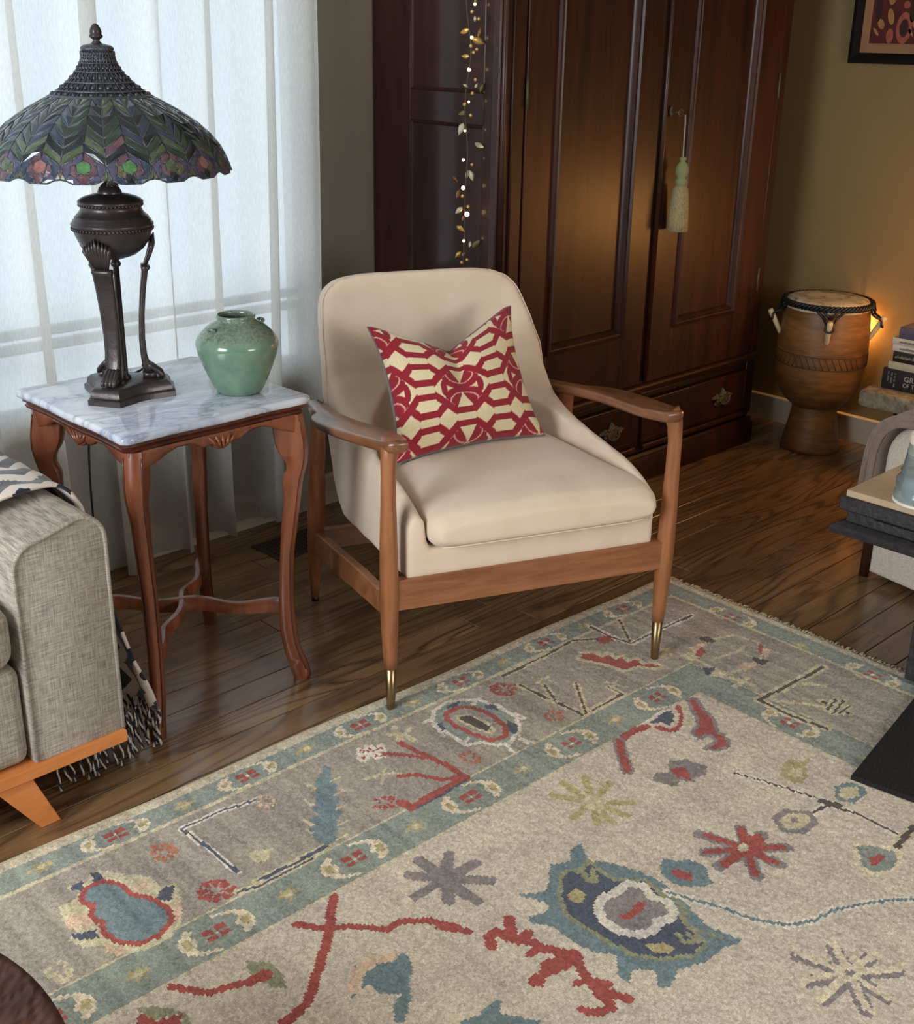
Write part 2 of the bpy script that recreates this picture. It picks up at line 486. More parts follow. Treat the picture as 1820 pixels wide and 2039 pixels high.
# ------------------------------------------------------------------ wardrobe
wd = empty('wardrobe', (3.12, 2.6, 0)); tag(wd, 'tall dark mahogany wardrobe with two panelled doors over drawers in the corner', 'wardrobe')
wd.location = (0, 0, 0)
FY = lambda a, z, h: (a, DF - h, z)
FS = lambda a, z, h: (DS - h, a, z)
TOP = 2.20
X0, X1 = 2.42, 3.82
g = .002
# carcass
c = MB(); c.box(DS + .02, X1 - .03, YW - .02, YW - .005, .02, TOP - .02); c.box(X1 - .035, X1 - .01, DF + .03, YW - .02, .0, TOP - .02); c.box(DS + .02, X1 - .03, DF + .03, YW - .02, TOP - .05, TOP - .02); c.box(DS + .02, X1 - .03, DF + .03, YW - .02, .07, .1)
c.build('carcass', M['mahogany_dark'], wd)
# left side: frame and two panels
ys0, ys1 = DF + .03, YW - .004
sd = MB(); PA, PB = 2.415, 2.712
sd.box(DS, DS + .02, ys0, PA, .0, TOP - .02).box(DS, DS + .02, PB, ys1, .0, TOP - .02)
for z0, z1 in ((0, .25), (1.183, 1.266), (2.08, TOP - .02)): sd.box(DS, DS + .02, PA, PB, z0, z1)
side = sd.build('side_frame', M['mahogany_side'], wd, bevel=.002)
for z0, z1 in ((.25, 1.183), (1.266, 2.08)):
    MB().box(DS + .006, DS + .016, PA - .004, PB + .004, z0 - .004, z1 + .004).build('side_panel', M['mahogany_side'], wd)
    mo = MB(); mo.ring(PA, PB, z0, z1, [(0, -.002), (.003, .0), (.008, -.004), (.010, -.0065)], FS); mo.build('side_moulding', M['mahogany_side'], wd)
# front posts
for xa, xb in ((X0, 2.521), (3.772, X1)):
    p = MB(); p.box(xa, xb, DF, DF + .03, .335, TOP - .05)
    p.build('corner_post', M['mahogany'], wd, bevel=.004)
rd = MB(); rd.tube([(X0 + .016, DF - .003, .345), (X0 + .016, DF - .003, TOP - .06)], .010, 10)
rd.build('corner_bead', M['mahogany'], wd, smooth=True)
rd = MB(); rd.tube([(X0 + .050, DF - .001, .345), (X0 + .050, DF - .001, TOP - .06)], .005, 8)
rd.build('corner_bead', M['mahogany'], wd, smooth=True)


def door(xa, xb, px0, px1, pz0):
    d = MB(); z0, z1 = .352, TOP - .06; pz1 = TOP - .2; y0, y1 = DF - .004, DF + .02
    d.box(xa, px0, y0, y1, z0, z1).box(px1, xb, y0, y1, z0, z1).box(px0, px1, y0, y1, z0, pz0).box(px0, px1, y0, y1, pz1, z1)
    do = d.build('door', M['mahogany'], wd, bevel=.0015)
    MB().box(px0 - .004, px1 + .004, DF + .009, DF + .016, pz0 - .004, pz1 + .004).build('door_panel', M['mahogany'], do)
    mo = MB(); mo.ring(px0 - .003, px1 + .003, pz0 - .003, pz1 + .003, [(-.002, .003), (0, .013), (.006, .015), (.010, .008), (.014, .007), (.019, .010), (.024, .004), (.030, -.002), (.031, -.009)], FY)
    mo.build('door_moulding', M['mahogany'], do, auto=40)
    return do


d1 = door(2.524, 3.118, 2.648, 3.005, .528)
d2 = door(3.140, 3.768, 3.278, 3.632, .522)
MB().box(3.117, 3.141, DF - .002, DF + .02, .352, TOP - .06).build('meeting_strip', M['mahogany_dark'], d1)
st = MB(); st.tube([(3.141, DF - .008, .36), (3.141, DF - .008, TOP - .07)], .009, 10); st.build('door_bead', M['mahogany'], d2, smooth=True)
for dd, hx in ((d1, 2.523), (d2, 3.770)):
    for hz in (.62, 1.27, 1.95):
        MB().tube([(hx, DF - .006, hz - .04), (hx, DF - .006, hz + .04)], .004, 8).build('hinge', M['pull'], dd, smooth=True)
# escutcheon and key
k = MB(); k.sphere((3.172, DF - .008, 1.205), .010, .006, .016); k.tube([(3.172, DF - .012, 1.205), (3.172, DF - .045, 1.203)], .003, 8)
k.tube([(3.172 + .012 * math.cos(a), DF - .045, 1.203 + .010 * math.sin(a)) for a in np.linspace(0, 2 * PI, 13)], .0022, 6)
k.build('key', M['pull'], d2, smooth=True)
# waist moulding, drawers, plinth, cornice


def mould(name, prof, z, xa=X0 - .0, xb=X1):
    """runs along the front and returns along the left side; prof = (out, dz)"""
    b_ = MB(); rings = []
    for path in (('s', YW - .004), ('c', 0), ('e', 0), ('b', 0)):
        r_ = []
        for o_, dz in prof:
            if path[0] == 's': r_.append((xa - o_, path[1], z + dz))
            elif path[0] == 'c': r_.append((xa - o_, DF - o_, z + dz))
            elif path[0] == 'e': r_.append((xb + o_, DF - o_, z + dz))
            else: r_.append((xb + o_, YW - .004, z + dz))
        rings.append(r_)
    b_.loft(rings); return b_.build(name, M['mahogany'], wd, auto=40)


mould('waist_moulding', [(-.03, .022), (.004, .022), (.012, .017), (.014, .010), (.008, .006), (.006, -.002), (.002, -.010), (-.03, -.012)], .328, X0 + .004)
cs = MB(); cs.box(X0 + .004, X1, DF + .012, DF + .03, .10, .318); cs.box(3.098, 3.142, DF - .002, DF + .02, .118, .316); cs.box(X0 + .006, 2.56, DF - .002, DF + .02, .118, .316); cs.box(3.765, X1, DF - .002, DF + .02, .118, .316); cs.box(2.56, 3.765, DF, DF + .02, .296, .316)
cs.box(DS, X1, DF + .03, YW - .01, .10, .33)
cs.build('drawer_case', M['mahogany_dark'], wd, bevel=.002)


def bail(cx, cz, parent):
    b_ = MB(); y_ = DF - .020
    random.seed(int(cx * 1000))
    # pierced leafy back plate
    pl = []
    N = 44
    for i in range(N):
        a = 2 * PI * i / N; rr = 1 + .22 * math.sin(5 * a + .4) + .13 * math.sin(9 * a) + .06 * math.sin(17 * a)
        pl.append((cx + .050 * rr * math.cos(a), cz + .028 * rr * math.sin(a)))
    b_.loft([[(a, y_ + .006, z) for a, z in pl], [(cx + (a - cx) * .95, y_, cz + (z - cz) * .95) for a, z in pl], [(cx + (a - cx) * .6, y_ - .005, cz + (z - cz) * .6) for a, z in pl]])
    for i in range(9):
        a = 2 * PI * i / 9; b_.sphere((cx + .036 * math.cos(a), y_ - .003, cz + .018 * math.sin(a)), .010, .006, .0075, 8, 5)
    h = b_.build('drawer_pull', M['pull'], parent, auto=50)
    t_ = MB(); t_.tube(smoothpts([(cx - .027, y_ - .006, cz + .004), (cx - .026, y_ - .010, cz - .008), (cx - .012, y_ - .012, cz - .016), (cx + .012, y_ - .012, cz - .016), (cx + .026, y_ - .010, cz - .008), (cx + .027, y_ - .006, cz + .004)], 3), .0032, 8)
    t_.build('bail', M['pull'], h, smooth=True)


for xa, xb, pulls in ((2.565, 3.095, ((2.68, .215), (2.972, .215))), (3.145, 3.762, ((3.285, .215), (3.60, .215)))):
    d = MB(); d.box(xa, xb, DF - .012, DF + .01, .142, .292)
    dr = d.build('drawer', M['mahogany'], wd, bevel=.003)
    l_ = MB(); l_.loft([[(xx, DF - .012 - o_, z_) for o_, z_ in ((-.004, .140), (.010, .140), (.014, .133), (.012, .124), (-.004, .120))] for xx in (xa - .004, xb + .004)]); l_.build('drawer_lip', M['mahogany'], dr, auto=50)
    bd = MB(); bd.ring(xa + .01, xb - .01, .152, .284, [(0, .012), (.002, .0145), (.005, .0145), (.007, .012)], FY); bd.build('drawer_bead', M['mahogany'], dr)
    for q in pulls: bail(*q, dr)
mould('plinth', [(-.03, .0), (.012, .0), (.012, .078), (.007, .084), (.007, .092), (.0, .100), (-.03, .100)], 0, X0 + .002)
mould('cornice', [(-.03, 0), (.0, 0), (.008, .012), (.02, .02), (.04, .055), (.055, .06), (.055, .08), (-.03, .08)], TOP - .055)

# tassel on the key
ts = empty('tassel', (0, 0, 0)); tag(ts, 'sage green tassel hanging on a cord from the wardrobe key', 'tassel')
ty = DF - .048; tx = 3.196
MB().tube(smoothpts([(3.186, DF - .052, 1.197), (tx - .001, ty, 1.17), (tx, ty, 1.12), (tx + .002, ty, 1.072)], 4), .0022, 6).build('tassel_cord', plain('sage_cord', (150, 156, 130), .8), ts, smooth=True)
TG = fabric('sage_thread', (128, 136, 92), (96, 104, 66), 300); TS = plain('tassel_skirt', (152, 140, 100), .85, nscale=200, nstr=.3)
hd = MB(); hd.lathe([(.004, 1.074), (.010, 1.072), (.011, 1.066), (.007, 1.060), (.014, 1.052), (.019, 1.040), (.020, 1.030), (.017, 1.018), (.012, 1.010), (.017, 1.004), (.018, .996), (.015, .988), (.012, .986)], 20, (tx + .003, ty, 0), fn=lambda t, z: 1 + .05 * math.cos(10 * t))
hd.build('tassel_head', TG, ts, smooth=True)
sk = MB(); NS = 64
sk.lathe([(.012, .990), (.022, .978), (.026, .94), (.029, .89), (.031, .848), (.026, .846)], NS, (tx + .003, ty, 0), fn=lambda t, z: 1 + .09 * math.cos(NS / 2 * t) * (1 if z < .98 else .3))
sk.build('tassel_skirt', TS, ts, smooth=True)

# garland of fairy lights on the wardrobe's side
gl = empty('fairy_light_garland', (0, 0, 0)); tag(gl, 'fairy light garland with gold leaves and berries hanging down the wardrobe side', 'string lights')
gx, gy = 2.414, 2.443
gp = []
random.seed(11)
for i in range(60):
    z = 2.15 - i * .034
    gp.append((gx + .005 * math.sin(i * .9), gy + .006 * math.sin(i * .7 + 1), z))
MB().tube(gp, .0016, 5).build('wire', plain('garland_wire', (70, 62, 40), .5), gl, smooth=True)
EM = NT('warm_bulb'); EM.base((1, .8, .5), .4); EM.b.inputs['Emission Color'].default_value = (1, .66, .28, 1); EM.b.inputs['Emission Strength'].default_value = 11
gold = [plain('gold_leaf', (196, 160, 84), .35, .5), plain('pale_leaf', (205, 196, 170), .45, .2), plain('olive_leaf', (110, 100, 60), .5, .2), plain('bronze_leaf', (120, 84, 50), .4, .4)]
berry = plain('gold_berry', (214, 178, 104), .35, .4)


def px2z(py): return interp([(-700, 2.4), (0, 1.499), (530, .801), (900, .35)], py)


def px2y(px): return gy - (px - 930) * .00112 * .72


def px2x(px): return gx + (px - 930) * .00112 * .66


for bx, by, br in ((944, 8, .006), (938, 70, .007), (933, 131, .008), (934, 193, .005), (926, 250, .005), (923, 308, .006), (924, 365, .009), (935, 419, .011), (928, 475, .006), (936, -60, .007), (930, -130, .007), (928, -210, .007), (930, -290, .007)):
    if by < -600: continue
    bb = MB().sphere((px2x(bx), px2y(bx), px2z(by)), br * .62, n=10, m=8); bb.build('bulb', EM.m, gl, smooth=True)
LF = [(920, 58, 205, 22, 0), (955, 77, -20, 34, 0), (923, 105, 180, 18, 0), (925, 162, 150, 14, 1), (951, 161, 60, 12, 1), (966, 165, 70, 22, 2), (918, 215, 200, 20, 2), (916, 247, 250, 30, 1), (963, 278, -25, 24, 1), (944, 340, -70, 26, 1), (934, 337, -110, 20, 1), (903, 347, 130, 18, 3), (911, 378, 250, 22, 3), (914, 412, 225, 24, 1), (926, 427, 240, 16, 3), (920, 450, -30, 24, 0), (944, 482, 260, 14, 1), (914, 505, 230, 22, 0), (928, 503, 50, 12, 0), (958, 60, 80, 24, 3), (960, 480, 40, 26, 2), (945, 35, 90, 14, 1), (945, 0, 80, 14, 2), (920, -30, 200, 22, 0), (950, -50, -20, 26, 1), (915, -100, 160, 24, 0), (948, -120, 20, 22, 2), (918, -170, 220, 24, 1), (950, -200, -40, 26, 0), (926, -260, 200, 24, 3)]
for i, (lx, ly, an, ln, kd) in enumerate(LF):
    L = ln * .00118; a = R(an); random.seed(i)
    c0 = Vector((px2x(lx), px2y(lx), px2z(ly)))
    du = Vector((.707 * math.cos(a), -.707 * math.cos(a), math.sin(a))); dv = Vector((-.707 * math.sin(a), .707 * math.sin(a), math.cos(a)))
    nn = Vector((-.66, -.66, .3)) * .0035 * (1 if i % 2 else -1)
    b_ = MB(); row = []
    for k_ in range(7):
        t = k_ / 6; wv = math.sin(PI * t ** .8) * L * .24
        p = c0 + du * (t - .5) * L + nn * math.sin(PI * t)
        row.append([p - dv * wv, p + nn * .6, p + dv * wv])
    b_.loft(row, closed=False)
    b_.build('leaf', gold[kd], gl, smooth=True, solid=.0006)
for bx, by in ((936, 22), (953, 35), (935, 86), (942, 98), (950, 92), (922, 198), (938, 219), (944, 317), (921, 382), (936, 403), (922, 521), (936, 515), (941, 176), (948, 150), (932, -20), (926, -90), (940, -150)):
    MB().sphere((px2x(bx), px2y(bx) - .002, px2z(by)), .0047, n=10, m=7).build('berry', berry, gl, smooth=True)
# a few fixings: the garland hangs from the cornice
MB().tube([(gx, gy, 2.14), (DS - .045, gy, 2.17)], .0016, 5).build('hook', M['pull'], gl)

# ------------------------------------------------------------------ armchair (local frame: x right, y back)
CH = empty('armchair', (1.858, 1.640, 0), R(-22.387)); tag(CH, 'mid-century armchair in ivory linen with walnut arms and brass-tipped legs', 'armchair')
# shell: back, sides, seat deck fused into one upholstered body
hwT = [(.30, .290), (.45, .303), (.55, .305), (.656, .298), (.726, .286), (.79, .270), (.815, .258), (.835, .238), (.848, .212), (.856, .175), (.859, .12)]
cxT = [(.50, 0), (.656, -.004), (.726, -.018), (.80, -.034), (.86, -.045)]
yrT = [(.285, .49), (.31, .545), (.416, .60), (.574, .655), (.66, .678), (.785, .69), (.84, .678), (.859, .655)]
yfT = [(.285, .44), (.40, .50), (.50, .55), (.60, .59), (.70, .612), (.80, .622), (.859, .625)]


def rrect(x0, x1, y0, y1, r, n=5):
    out = []
    for cx, cy, a0 in ((x1 - r, y1 - r, 0), (x0 + r, y1 - r, 90), (x0 + r, y0 + r, 180), (x1 - r, y0 + r, 270)):
        for k in range(n + 1):
            a = R(a0 + 90 * k / n); out.append((cx + r * math.cos(a), cy + r * math.sin(a)))
    return out


sh = MB(); rings = []
for z in list(np.linspace(.29, .80, 18)) + [.815, .827, .838, .846, .852, .857, .859]:
    cx, hw = interp(cxT, z), interp(hwT, z); yr, yf = interp(yrT, z), interp(yfT, z)
    rr = rrect(cx - hw, cx + hw, yf, yr, min(.022, (yr - yf) * .45), 4)
    # gentle hollow in the front face
    rr = [(x, y + (.018 * (1 - ((x - cx) / hw) ** 2) if y < (yf + yr) / 2 else 0), z) for x, y in rr]
    rings.append(rr)
sh.loft(rings)
topS = [(-.004, .462), (.05, .486), (.12, .500), (.2, .506), (.3, .513), (.4, .524), (.46, .535), (.52, .555), (.57, .59), (.60, .62)]
botS = [(-.004, .318), (.2, .306), (.45, .288), (.50, .288), (.56, .36), (.60, .46)]
innS = [(-.004, .262), (.3, .258), (.42, .245), (.5, .21), (.56, .16), (.60, .12)]
for s in (-1, 1):
    rings = []
    for y in np.linspace(-.004, .60, 16):
        xo, xi, zt, zb = .303, interp(innS, y), interp(topS, y), interp(botS, y)
        xo = .303
        rings.append([(s * xo, y, zb), (s * xo, y, zt - .03), (s * (xo - .012), y, zt - .006), (s * (xo - .03), y, zt), (s * max(xi, .05), y, min(zt, .45 + max(0, y - .3) * .9)), (s * max(xi - .02, .04), y, zb)])
    sh.loft(rings)
# deck
sh.loft([[(x, y, z) for x, y, z in ((-.29, y, zb), (-.29, y, zt), (.29, y, zt), (.29, y, zb))] for y, zb, zt in ((-.004, .318, .385), (.25, .302, .39), (.47, .29, .40), (.54, .33, .42))])
sh.build('seat_shell', M['linen'], CH, remesh=.0075, relax=6)
# piping seams of the back
for s in (-1, 1):
    pts = []
    for z in np.linspace(.53, .852, 24):
        pts.append((interp(cxT, z) + s * (interp(hwT, z) - .002), interp(yfT, z) + .012, z))
    MB().tube(smoothpts(pts, 2), .0017, 6).build('seam', M['linen'], CH, smooth=True)
# seat cushion
cu_ = MB(); rings = []
for y in np.linspace(-.045, .55, 22):
    t = (y + .045) / .595
    zt = interp([(0, .448), (.04, .470), (.12, .482), (.3, .488), (.7, .480), (1, .470)], t)
    zb = interp([(0, .405), (.04, .385), (.1, .380), (1, .388)], t)
    hw = interp([(0, .262), (.04, .276), (.16, .276), (.3, .262), (1, .23)], t); cx_ = interp([(0, .020), (.16, .020), (.3, .006), (1, 0)], t)
    ring = []
    for k in range(28):
        a = 2 * PI * k / 28; ca, sa = math.cos(a), math.sin(a)
        ex = math.copysign(abs(ca) ** .28, ca); ez = math.copysign(abs(sa) ** (.55), sa)
        crown = .012 * (1 - ex * ex) if sa > 0 else 0
        ring.append((cx_ + hw * ex, y, (zt + zb) / 2 + (zt - zb) / 2 * ez + crown))
    rings.append(ring)
cu_.loft(rings)
co = cu_.build('seat_cushion', M['linen'], CH, remesh=.0075, relax=7)
pp = []
for x in np.linspace(-.245, .25, 24): pp.append((x, -.0475, .395 + 0 * x))
MB().tube([(x, -.043 + (abs(x) > .23) * .006, .4005) for x in np.linspace(-.235, .27, 20)], .0016, 6).build('cushion_seam', M['linen'], CH, smooth=True)

# legs
for s in (-1, 1):
    t = MB()
    t.tube([(s * .339, 0, .112), (s * .340, 0, .15), (s * .341, 0, .22), (s * .342, 0, .30), (s * .343, 0, .40), (s * .343, 0, .50), (s * .343, 0, .565), (s * .341, .002, .60), (s * .338, .006, .622), (s * .331, .012, .634)],
           [.0145, .0165, .0195, .0212, .0195, .0165, .0160, .0175, .0205, .0235], 20, up=(0, 1, 0))
    leg = t.build('leg', M['walnut_v'], CH, smooth=True)
    f_ = MB(); f_.lathe([(.0088, .0095), (.0094, .012), (.0132, .113), (.0118, .1135)], 20, (s * .339, 0, 0)); tag(f_.build('ferrule', M['brass'], leg, smooth=True), 'brass ferrule')
    t = MB()
    t.tube([(s * .345, .610, .012), (s * .345, .605, .07), (s * .345, .595, .15), (s * .345, .575, .26), (s * .345, .560, .38), (s * .343, .545, .48), (s * .341, .540, .535), (s * .340, .540, .552)],
           [.0105, .0145, .0195, .0235, .0215, .0190, .0205, .026], 18, up=(0, 1, 0))
    leg = t.build('leg', M['walnut_v'], CH, smooth=True)
    MB().lathe([(.010, .0), (.0105, .012), (.004, .0125)], 14, (s * .345, .6105, 0)).build('foot_cap', M['cord'], leg, smooth=True)
    # side rail
    sr = MB(); rings = []
    for y, zt, zb in ((.02, .288, .236), (.2, .268, .208), (.4, .238, .175), (.585, .212, .150)):
        rings.append([(s * .341 + a, y, z) for a, z in ((-.011, zb), (.011, zb), (.011, zt - .003), (.008, zt), (-.008, zt), (-.011, zt - .003))])
    sr.loft(rings); sr.build('side_rail', M['walnut_h'], CH, auto=40)
fr = MB(); fr.loft([[(x, y, z) for y, z in ((-.012, .255 + 0), (.012, .255), (.012, .322), (.009, .325), (-.009, .325), (-.012, .322))] for x in (-.325, .325)]); fr.build('front_rail', M['walnut_h'], CH, auto=40)
fr = MB(); fr.loft([[(x, y, z) for y, z in ((.585, .155), (.607, .155), (.607, .208), (.585, .208))] for x in (-.33, .33)]); fr.build('back_rail', M['walnut_h'], CH)
# arms: plan outline on a plane sloping back, softened edges
inn = [(.306, -.020), (.298, .015), (.293, .08), (.300, .16), (.311, .24), (.319, .32), (.322, .40), (.320, .47), (.312, .54), (.308, .60), (.309, .66)]
out = [(.334, -.026), (.352, -.012), (.363, .03), (.374, .09), (.388, .18), (.397, .27), (.400, .34), (.397, .40), (.386, .435), (.370, .462), (.361, .50), (.353, .56), (.345, .62), (.338, .66)]
for s in (-1, 1):
    pl = smoothpts([(x, y, 0) for x, y in inn], 3) + smoothpts([(x, y, 0) for x, y in out[::-1]], 3)
    cxy = Vector((.343, .3, 0))

    def ar(off, dz):
        r_ = []
        n = len(pl)
        for i, p in enumerate(pl):
            tg = (pl[(i + 1) % n] - pl[i - 1]); tg.normalize(); nr = Vector((tg.y, -tg.x, 0))
            q = p - nr * off * OUTS
            r_.append((s * q.x, q.y, .640 - .15 * q.y + dz))
        return r_
    # orientation sign of the loop
    A_ = sum(pl[i - 1].x * pl[i].y - pl[i].x * pl[i - 1].y for i in range(len(pl))); OUTS = 1 if A_ > 0 else -1
    am = MB(); am.loft([ar(.011, -.027), ar(.004, -.024), ar(0, -.016), ar(0, -.007), ar(.002, -.002), ar(.006, 0)])
    am.build('arm', M['walnut_y'], CH, auto=60)

# ------------------------------------------------------------------ throw pillow
def pil_col(u, v):
    """interlaced hexagon and half-ring trellis, u 0..1 across, v 0..1 up"""
    cream = (218, 204, 168); red = (142, 36, 48); pink = (208, 142, 134)
    W, Hh = .50, .25
    uu = u + .165; vv = v + .035
    row = math.floor(vv / Hh); Y = ((vv / Hh - row) - .5) * .0905
    q = (uu / W) % 1.0 * 2.0; cell = int(q); X = (q - cell - .5) * .104
    o = 1 if row % 2 else -1
    aX = abs(X)
    h = .0250 * max(0.0, min(1.0, (.052 - aX) / .026))
    k = 1.0 if aX < .026 else 1.37
    half = .0098 * k
    col = cream
    if cell == 1:                                   # hexagon link
        d = abs(abs(Y) - h)
        if d < half: col = red
        elif d < half + .0016 and aX > .024: col = pink
    else:                                           # half ring over a flat band
        y = Y * o; ry, rx = .0395, .052
        e = math.hypot(X / rx, max(y, -.006) / ry)
        if y > -.016 and e < .78:
            wdt = .003 + .50 * max(0.0, (.024 - y))
            col = cream if aX < wdt else red
            if e > .72: col = pink
        if .80 < e < 1.22 and y > -.006: col = red
        if 1.22 <= e < 1.26 and y > 0: col = pink
        d = abs(y + h)
        if d < half: col = red
        elif d < half + .0012 and aX > .03: col = pink
    # lens joining the rows at the crossings
    if math.hypot((.052 - aX) / .0088, (.04525 - abs(Y)) / .0235) < 1 and (row + (Y > 0)) % 2 == 0: col = red
    return lin(col)


PW = {'BL': Vector((-.235, .270, .486)), 'BR': Vector((.185, .345, .490)), 'TL': Vector((-.245, .440, .772)), 'TR': Vector((.150, .500, .785))}
NP = 220


def pil_pt(u, v, side):
    # pinch the edges so that the corners stand out, and a deep chop in the top edge
    eu, ev = 1 - abs(2 * u - 1) ** 2.2, 1 - abs(2 * v - 1) ** 2.2
    pu = u + (.5 - u) * .13 * ev * abs(2 * u - 1)
    pv = v + (.5 - v) * .09 * eu * abs(2 * v - 1)
    chop = max(0, 1 - abs(u - .49) / .47) ** 1.15 * max(0, v) ** 2.2 * .225
    pv -= chop
    P = (PW['BL'] * (1 - pu) + PW['BR'] * pu) * (1 - pv) + (PW['TL'] * (1 - pu) + PW['TR'] * pu) * pv
    n = Vector((.05, -.86, .50)).normalized()
    th = max(0, math.sin(PI * u) * math.sin(PI * v)) ** .42
    fat = (.062 if side > 0 else .085) * (1 - .35 * math.exp(-((u - .49) / .10) ** 2) * v)
    crease = .022 * math.exp(-((u - .49) / .05) ** 2) * max(0, v - .35)
    return P + n * side * (fat * th) - n * crease * (side > 0)


pl_root = empty('throw_pillow', (0, 0, 0)); tag(pl_root, 'red and cream trellis print throw pillow leaning on the ivory armchair', 'pillow')
chm = Matrix.Translation(CH.location) @ Matrix.Rotation(R(-22.387), 4, 'Z')
for nm, side in (('pillow_front', 1), ('pillow_back', -1)):
    b = MB()
    for j in range(NP + 1):
        for i in range(NP + 1):
            b.v.append(tuple(chm @ pil_pt(i / NP, j / NP, side)))
    b.f = [(j * (NP + 1) + i, j * (NP + 1) + i + 1, (j + 1) * (NP + 1) + i + 1, (j + 1) * (NP + 1) + i) for j in range(NP) for i in range(NP)]
    b.mi = [0] * len(b.f)
    if side > 0:
        t = NT('trellis_print'); at = t.n('ShaderNodeAttribute', attribute_name='print')
        v_ = t.coord('World')
        c_ = t.mix(.25, at.outputs['Color'], t.mix(1.0, at.outputs['Color'], t.ramp(t.noise(v_, 260, 2), [(.3, (.6, .6, .6)), (.7, (1.25, 1.25, 1.25))]), 'MULTIPLY'))
        t.base(c_, .92, 0, .2, sheen=.2); t.bump(t.noise(v_, 900, 2), .4, .001)
        o = b.build(nm, t.m, pl_root, smooth=True)
        at_ = o.data.attributes.new('print', 'FLOAT_COLOR', 'POINT')
        cols = []
        for j in range(NP + 1):
            for i in range(NP + 1): cols += [*pil_col(i / NP, j / NP), 1]
        at_.data.foreach_set('color', cols)
    else:
        tag(b.build(nm, M['pillow_back'], pl_root, smooth=True), 'plain mauve grey reverse')
pip = [chm @ pil_pt(u, v, 0) for u, v in [(i / 40, 0) for i in range(41)] + [(1, i / 40) for i in range(1, 41)] + [(1 - i / 40, 1) for i in range(1, 41)] + [(0, 1 - i / 40) for i in range(1, 40)]]
MB().tube(pip + [pip[0]], .0022, 6).build('pillow_seam', M['pillow_back'], pl_root, smooth=True)

# ------------------------------------------------------------------ side table
TB = empty('side_table', (1.30, 2.22, 0)); TB.scale = (1, 1, .690 / .680); tag(TB, 'antique cherry side table with white marble top and cabriole legs', 'table')


def marble():
    t = NT('white_marble'); v = t.coord('World', (2.2, 5.5, 4), (0, 0, .5))
    n = t.noise(v, 1.2, 6, .62, 1.6)
    ab = t.n('ShaderNodeMath', operation='SUBTRACT'); t.link(n, ab.inputs[0]); ab.inputs[1].default_value = .5
    a2 = t.n('ShaderNodeMath', operation='ABSOLUTE'); t.link(ab.outputs[0], a2.inputs[0])
    veins = t.ramp(a2.outputs[0], [(0, lin((158, 166, 184))), (.02, lin((188, 194, 206))), (.09, lin((212, 217, 226)))])
    cl = t.ramp(t.noise(t.coord('World', (3, 8, 4), (0, 0, .5)), 1, 4), [(.35, (.78, .82, .90)), (.6, (1, 1, 1))])
    t.base(t.mix(1.0, veins, cl, 'MULTIPLY'), .07, 0, .5, .3, .04)
    return t.m


M['marble'] = marble()


def wavy_rect(x0, x1, y0, y1, o=0, amp=.0035):
    """serpentine rectangle outline with clipped corners, o = inset"""
    x0 += o; x1 -= o; y0 += o; y1 -= o; c_ = .010; out_ = []
    N = 22

    def w_(t): return amp * (math.cos(2 * PI * (t - .5) * 2) * .5 - .5) * (-1) * -1
    for i in range(N + 1): t = i / N; out_.append((x0 + c_ + (x1 - x0 - 2 * c_) * t, y0 + amp * (1 - math.cos(4 * PI * t)) * .5))
    for i in range(N + 1): t = i / N; out_.append((x1 - amp * (1 - math.cos(4 * PI * t)) * .5, y0 + c_ + (y1 - y0 - 2 * c_) * t))
    for i in range(N + 1): t = i / N; out_.append((x1 - c_ - (x1 - x0 - 2 * c_) * t, y1 - amp * (1 - math.cos(4 * PI * t)) * .5))
    for i in range(N + 1): t = i / N; out_.append((x0 + amp * (1 - math.cos(4 * PI * t)) * .5, y1 - c_ - (y1 - y0 - 2 * c_) * t))
    return out_


TX0, TX1, TY0, TY1 = 1.068 - 1.30, 1.524 - 1.30, 1.996 - 2.22, 2.452 - 2.22
tp = MB(); tp.loft([[(x, y, z) for x, y in wavy_rect(TX0, TX1, TY0, TY1, o)] for o, z in ((.005, .663), (.001, .665), (0, .669), (0, .674), (.002, .678), (.006, .680))])
tp.build('marble_top', M['marble'], TB, auto=50)
ml = MB(); ml.loft([[(x, y, z) for x, y in wavy_rect(TX0, TX1, TY0, TY1, o)] for o, z in ((.022, .640), (.013, .643), (.011, .648), (.015, .652), (.008, .656), (.008, .6628))])
ml.build('table_moulding', M['cherry_dark'], TB, auto=50)


def scallop(t):
    """apron drop below z=.642 as a function of -1..1 along the side"""
    a = abs(t)
    return interp([(0, .036), (.07, .034), (.12, .022), (.2, .026), (.34, .012), (.5, .010), (.62, .018), (.74, .030), (.86, .036), (1, .060)], a)


AX, AY = .205, .205
for sgn, axis in ((-1, 'x'), (1, 'x'), (-1, 'y'), (1, 'y')):
    a_ = MB(); N = 48; ringL = []
    for i in range(N + 1):
        t = -1 + 2 * i / N; zb = .642 - scallop(t)
        q = .205 * t
        pr_ = [(-.010, .642), (.004, .642), (.006, .636), (.004, zb + .003), (.001, zb), (-.010, zb)]
        if axis == 'x': ringL.append([(q, sgn * (AY + d), z) for d, z in pr_])
        else: ringL.append([(sgn * (AX + d), q, z) for d, z in pr_])
    a_.loft(ringL)
    ap = a_.build('apron', M['cherry'], TB, auto=50)
    k_ = MB()
    for j, (dx, tilt, ln) in enumerate(((-.026, -.5, .015), (-.013, -.25, .017), (0, 0, .019), (.013, .25, .017), (.026, .5, .015))):
        pts = [(dx * 1.25, .637), (dx * .8 , .637 - ln * .9), (dx * .35, .637 - ln * 1.5)]
        if axis == 'x': k_.tube([(p[0], sgn * (AY + .006), p[1]) for p in pts], [.0028, .0045, .002], 6)
        else: k_.tube([(sgn * (AX + .006), p[0], p[1]) for p in pts], [.0028, .0045, .002], 6)
    k_.build('carved_shell', M['cherry'], ap, smooth=True)
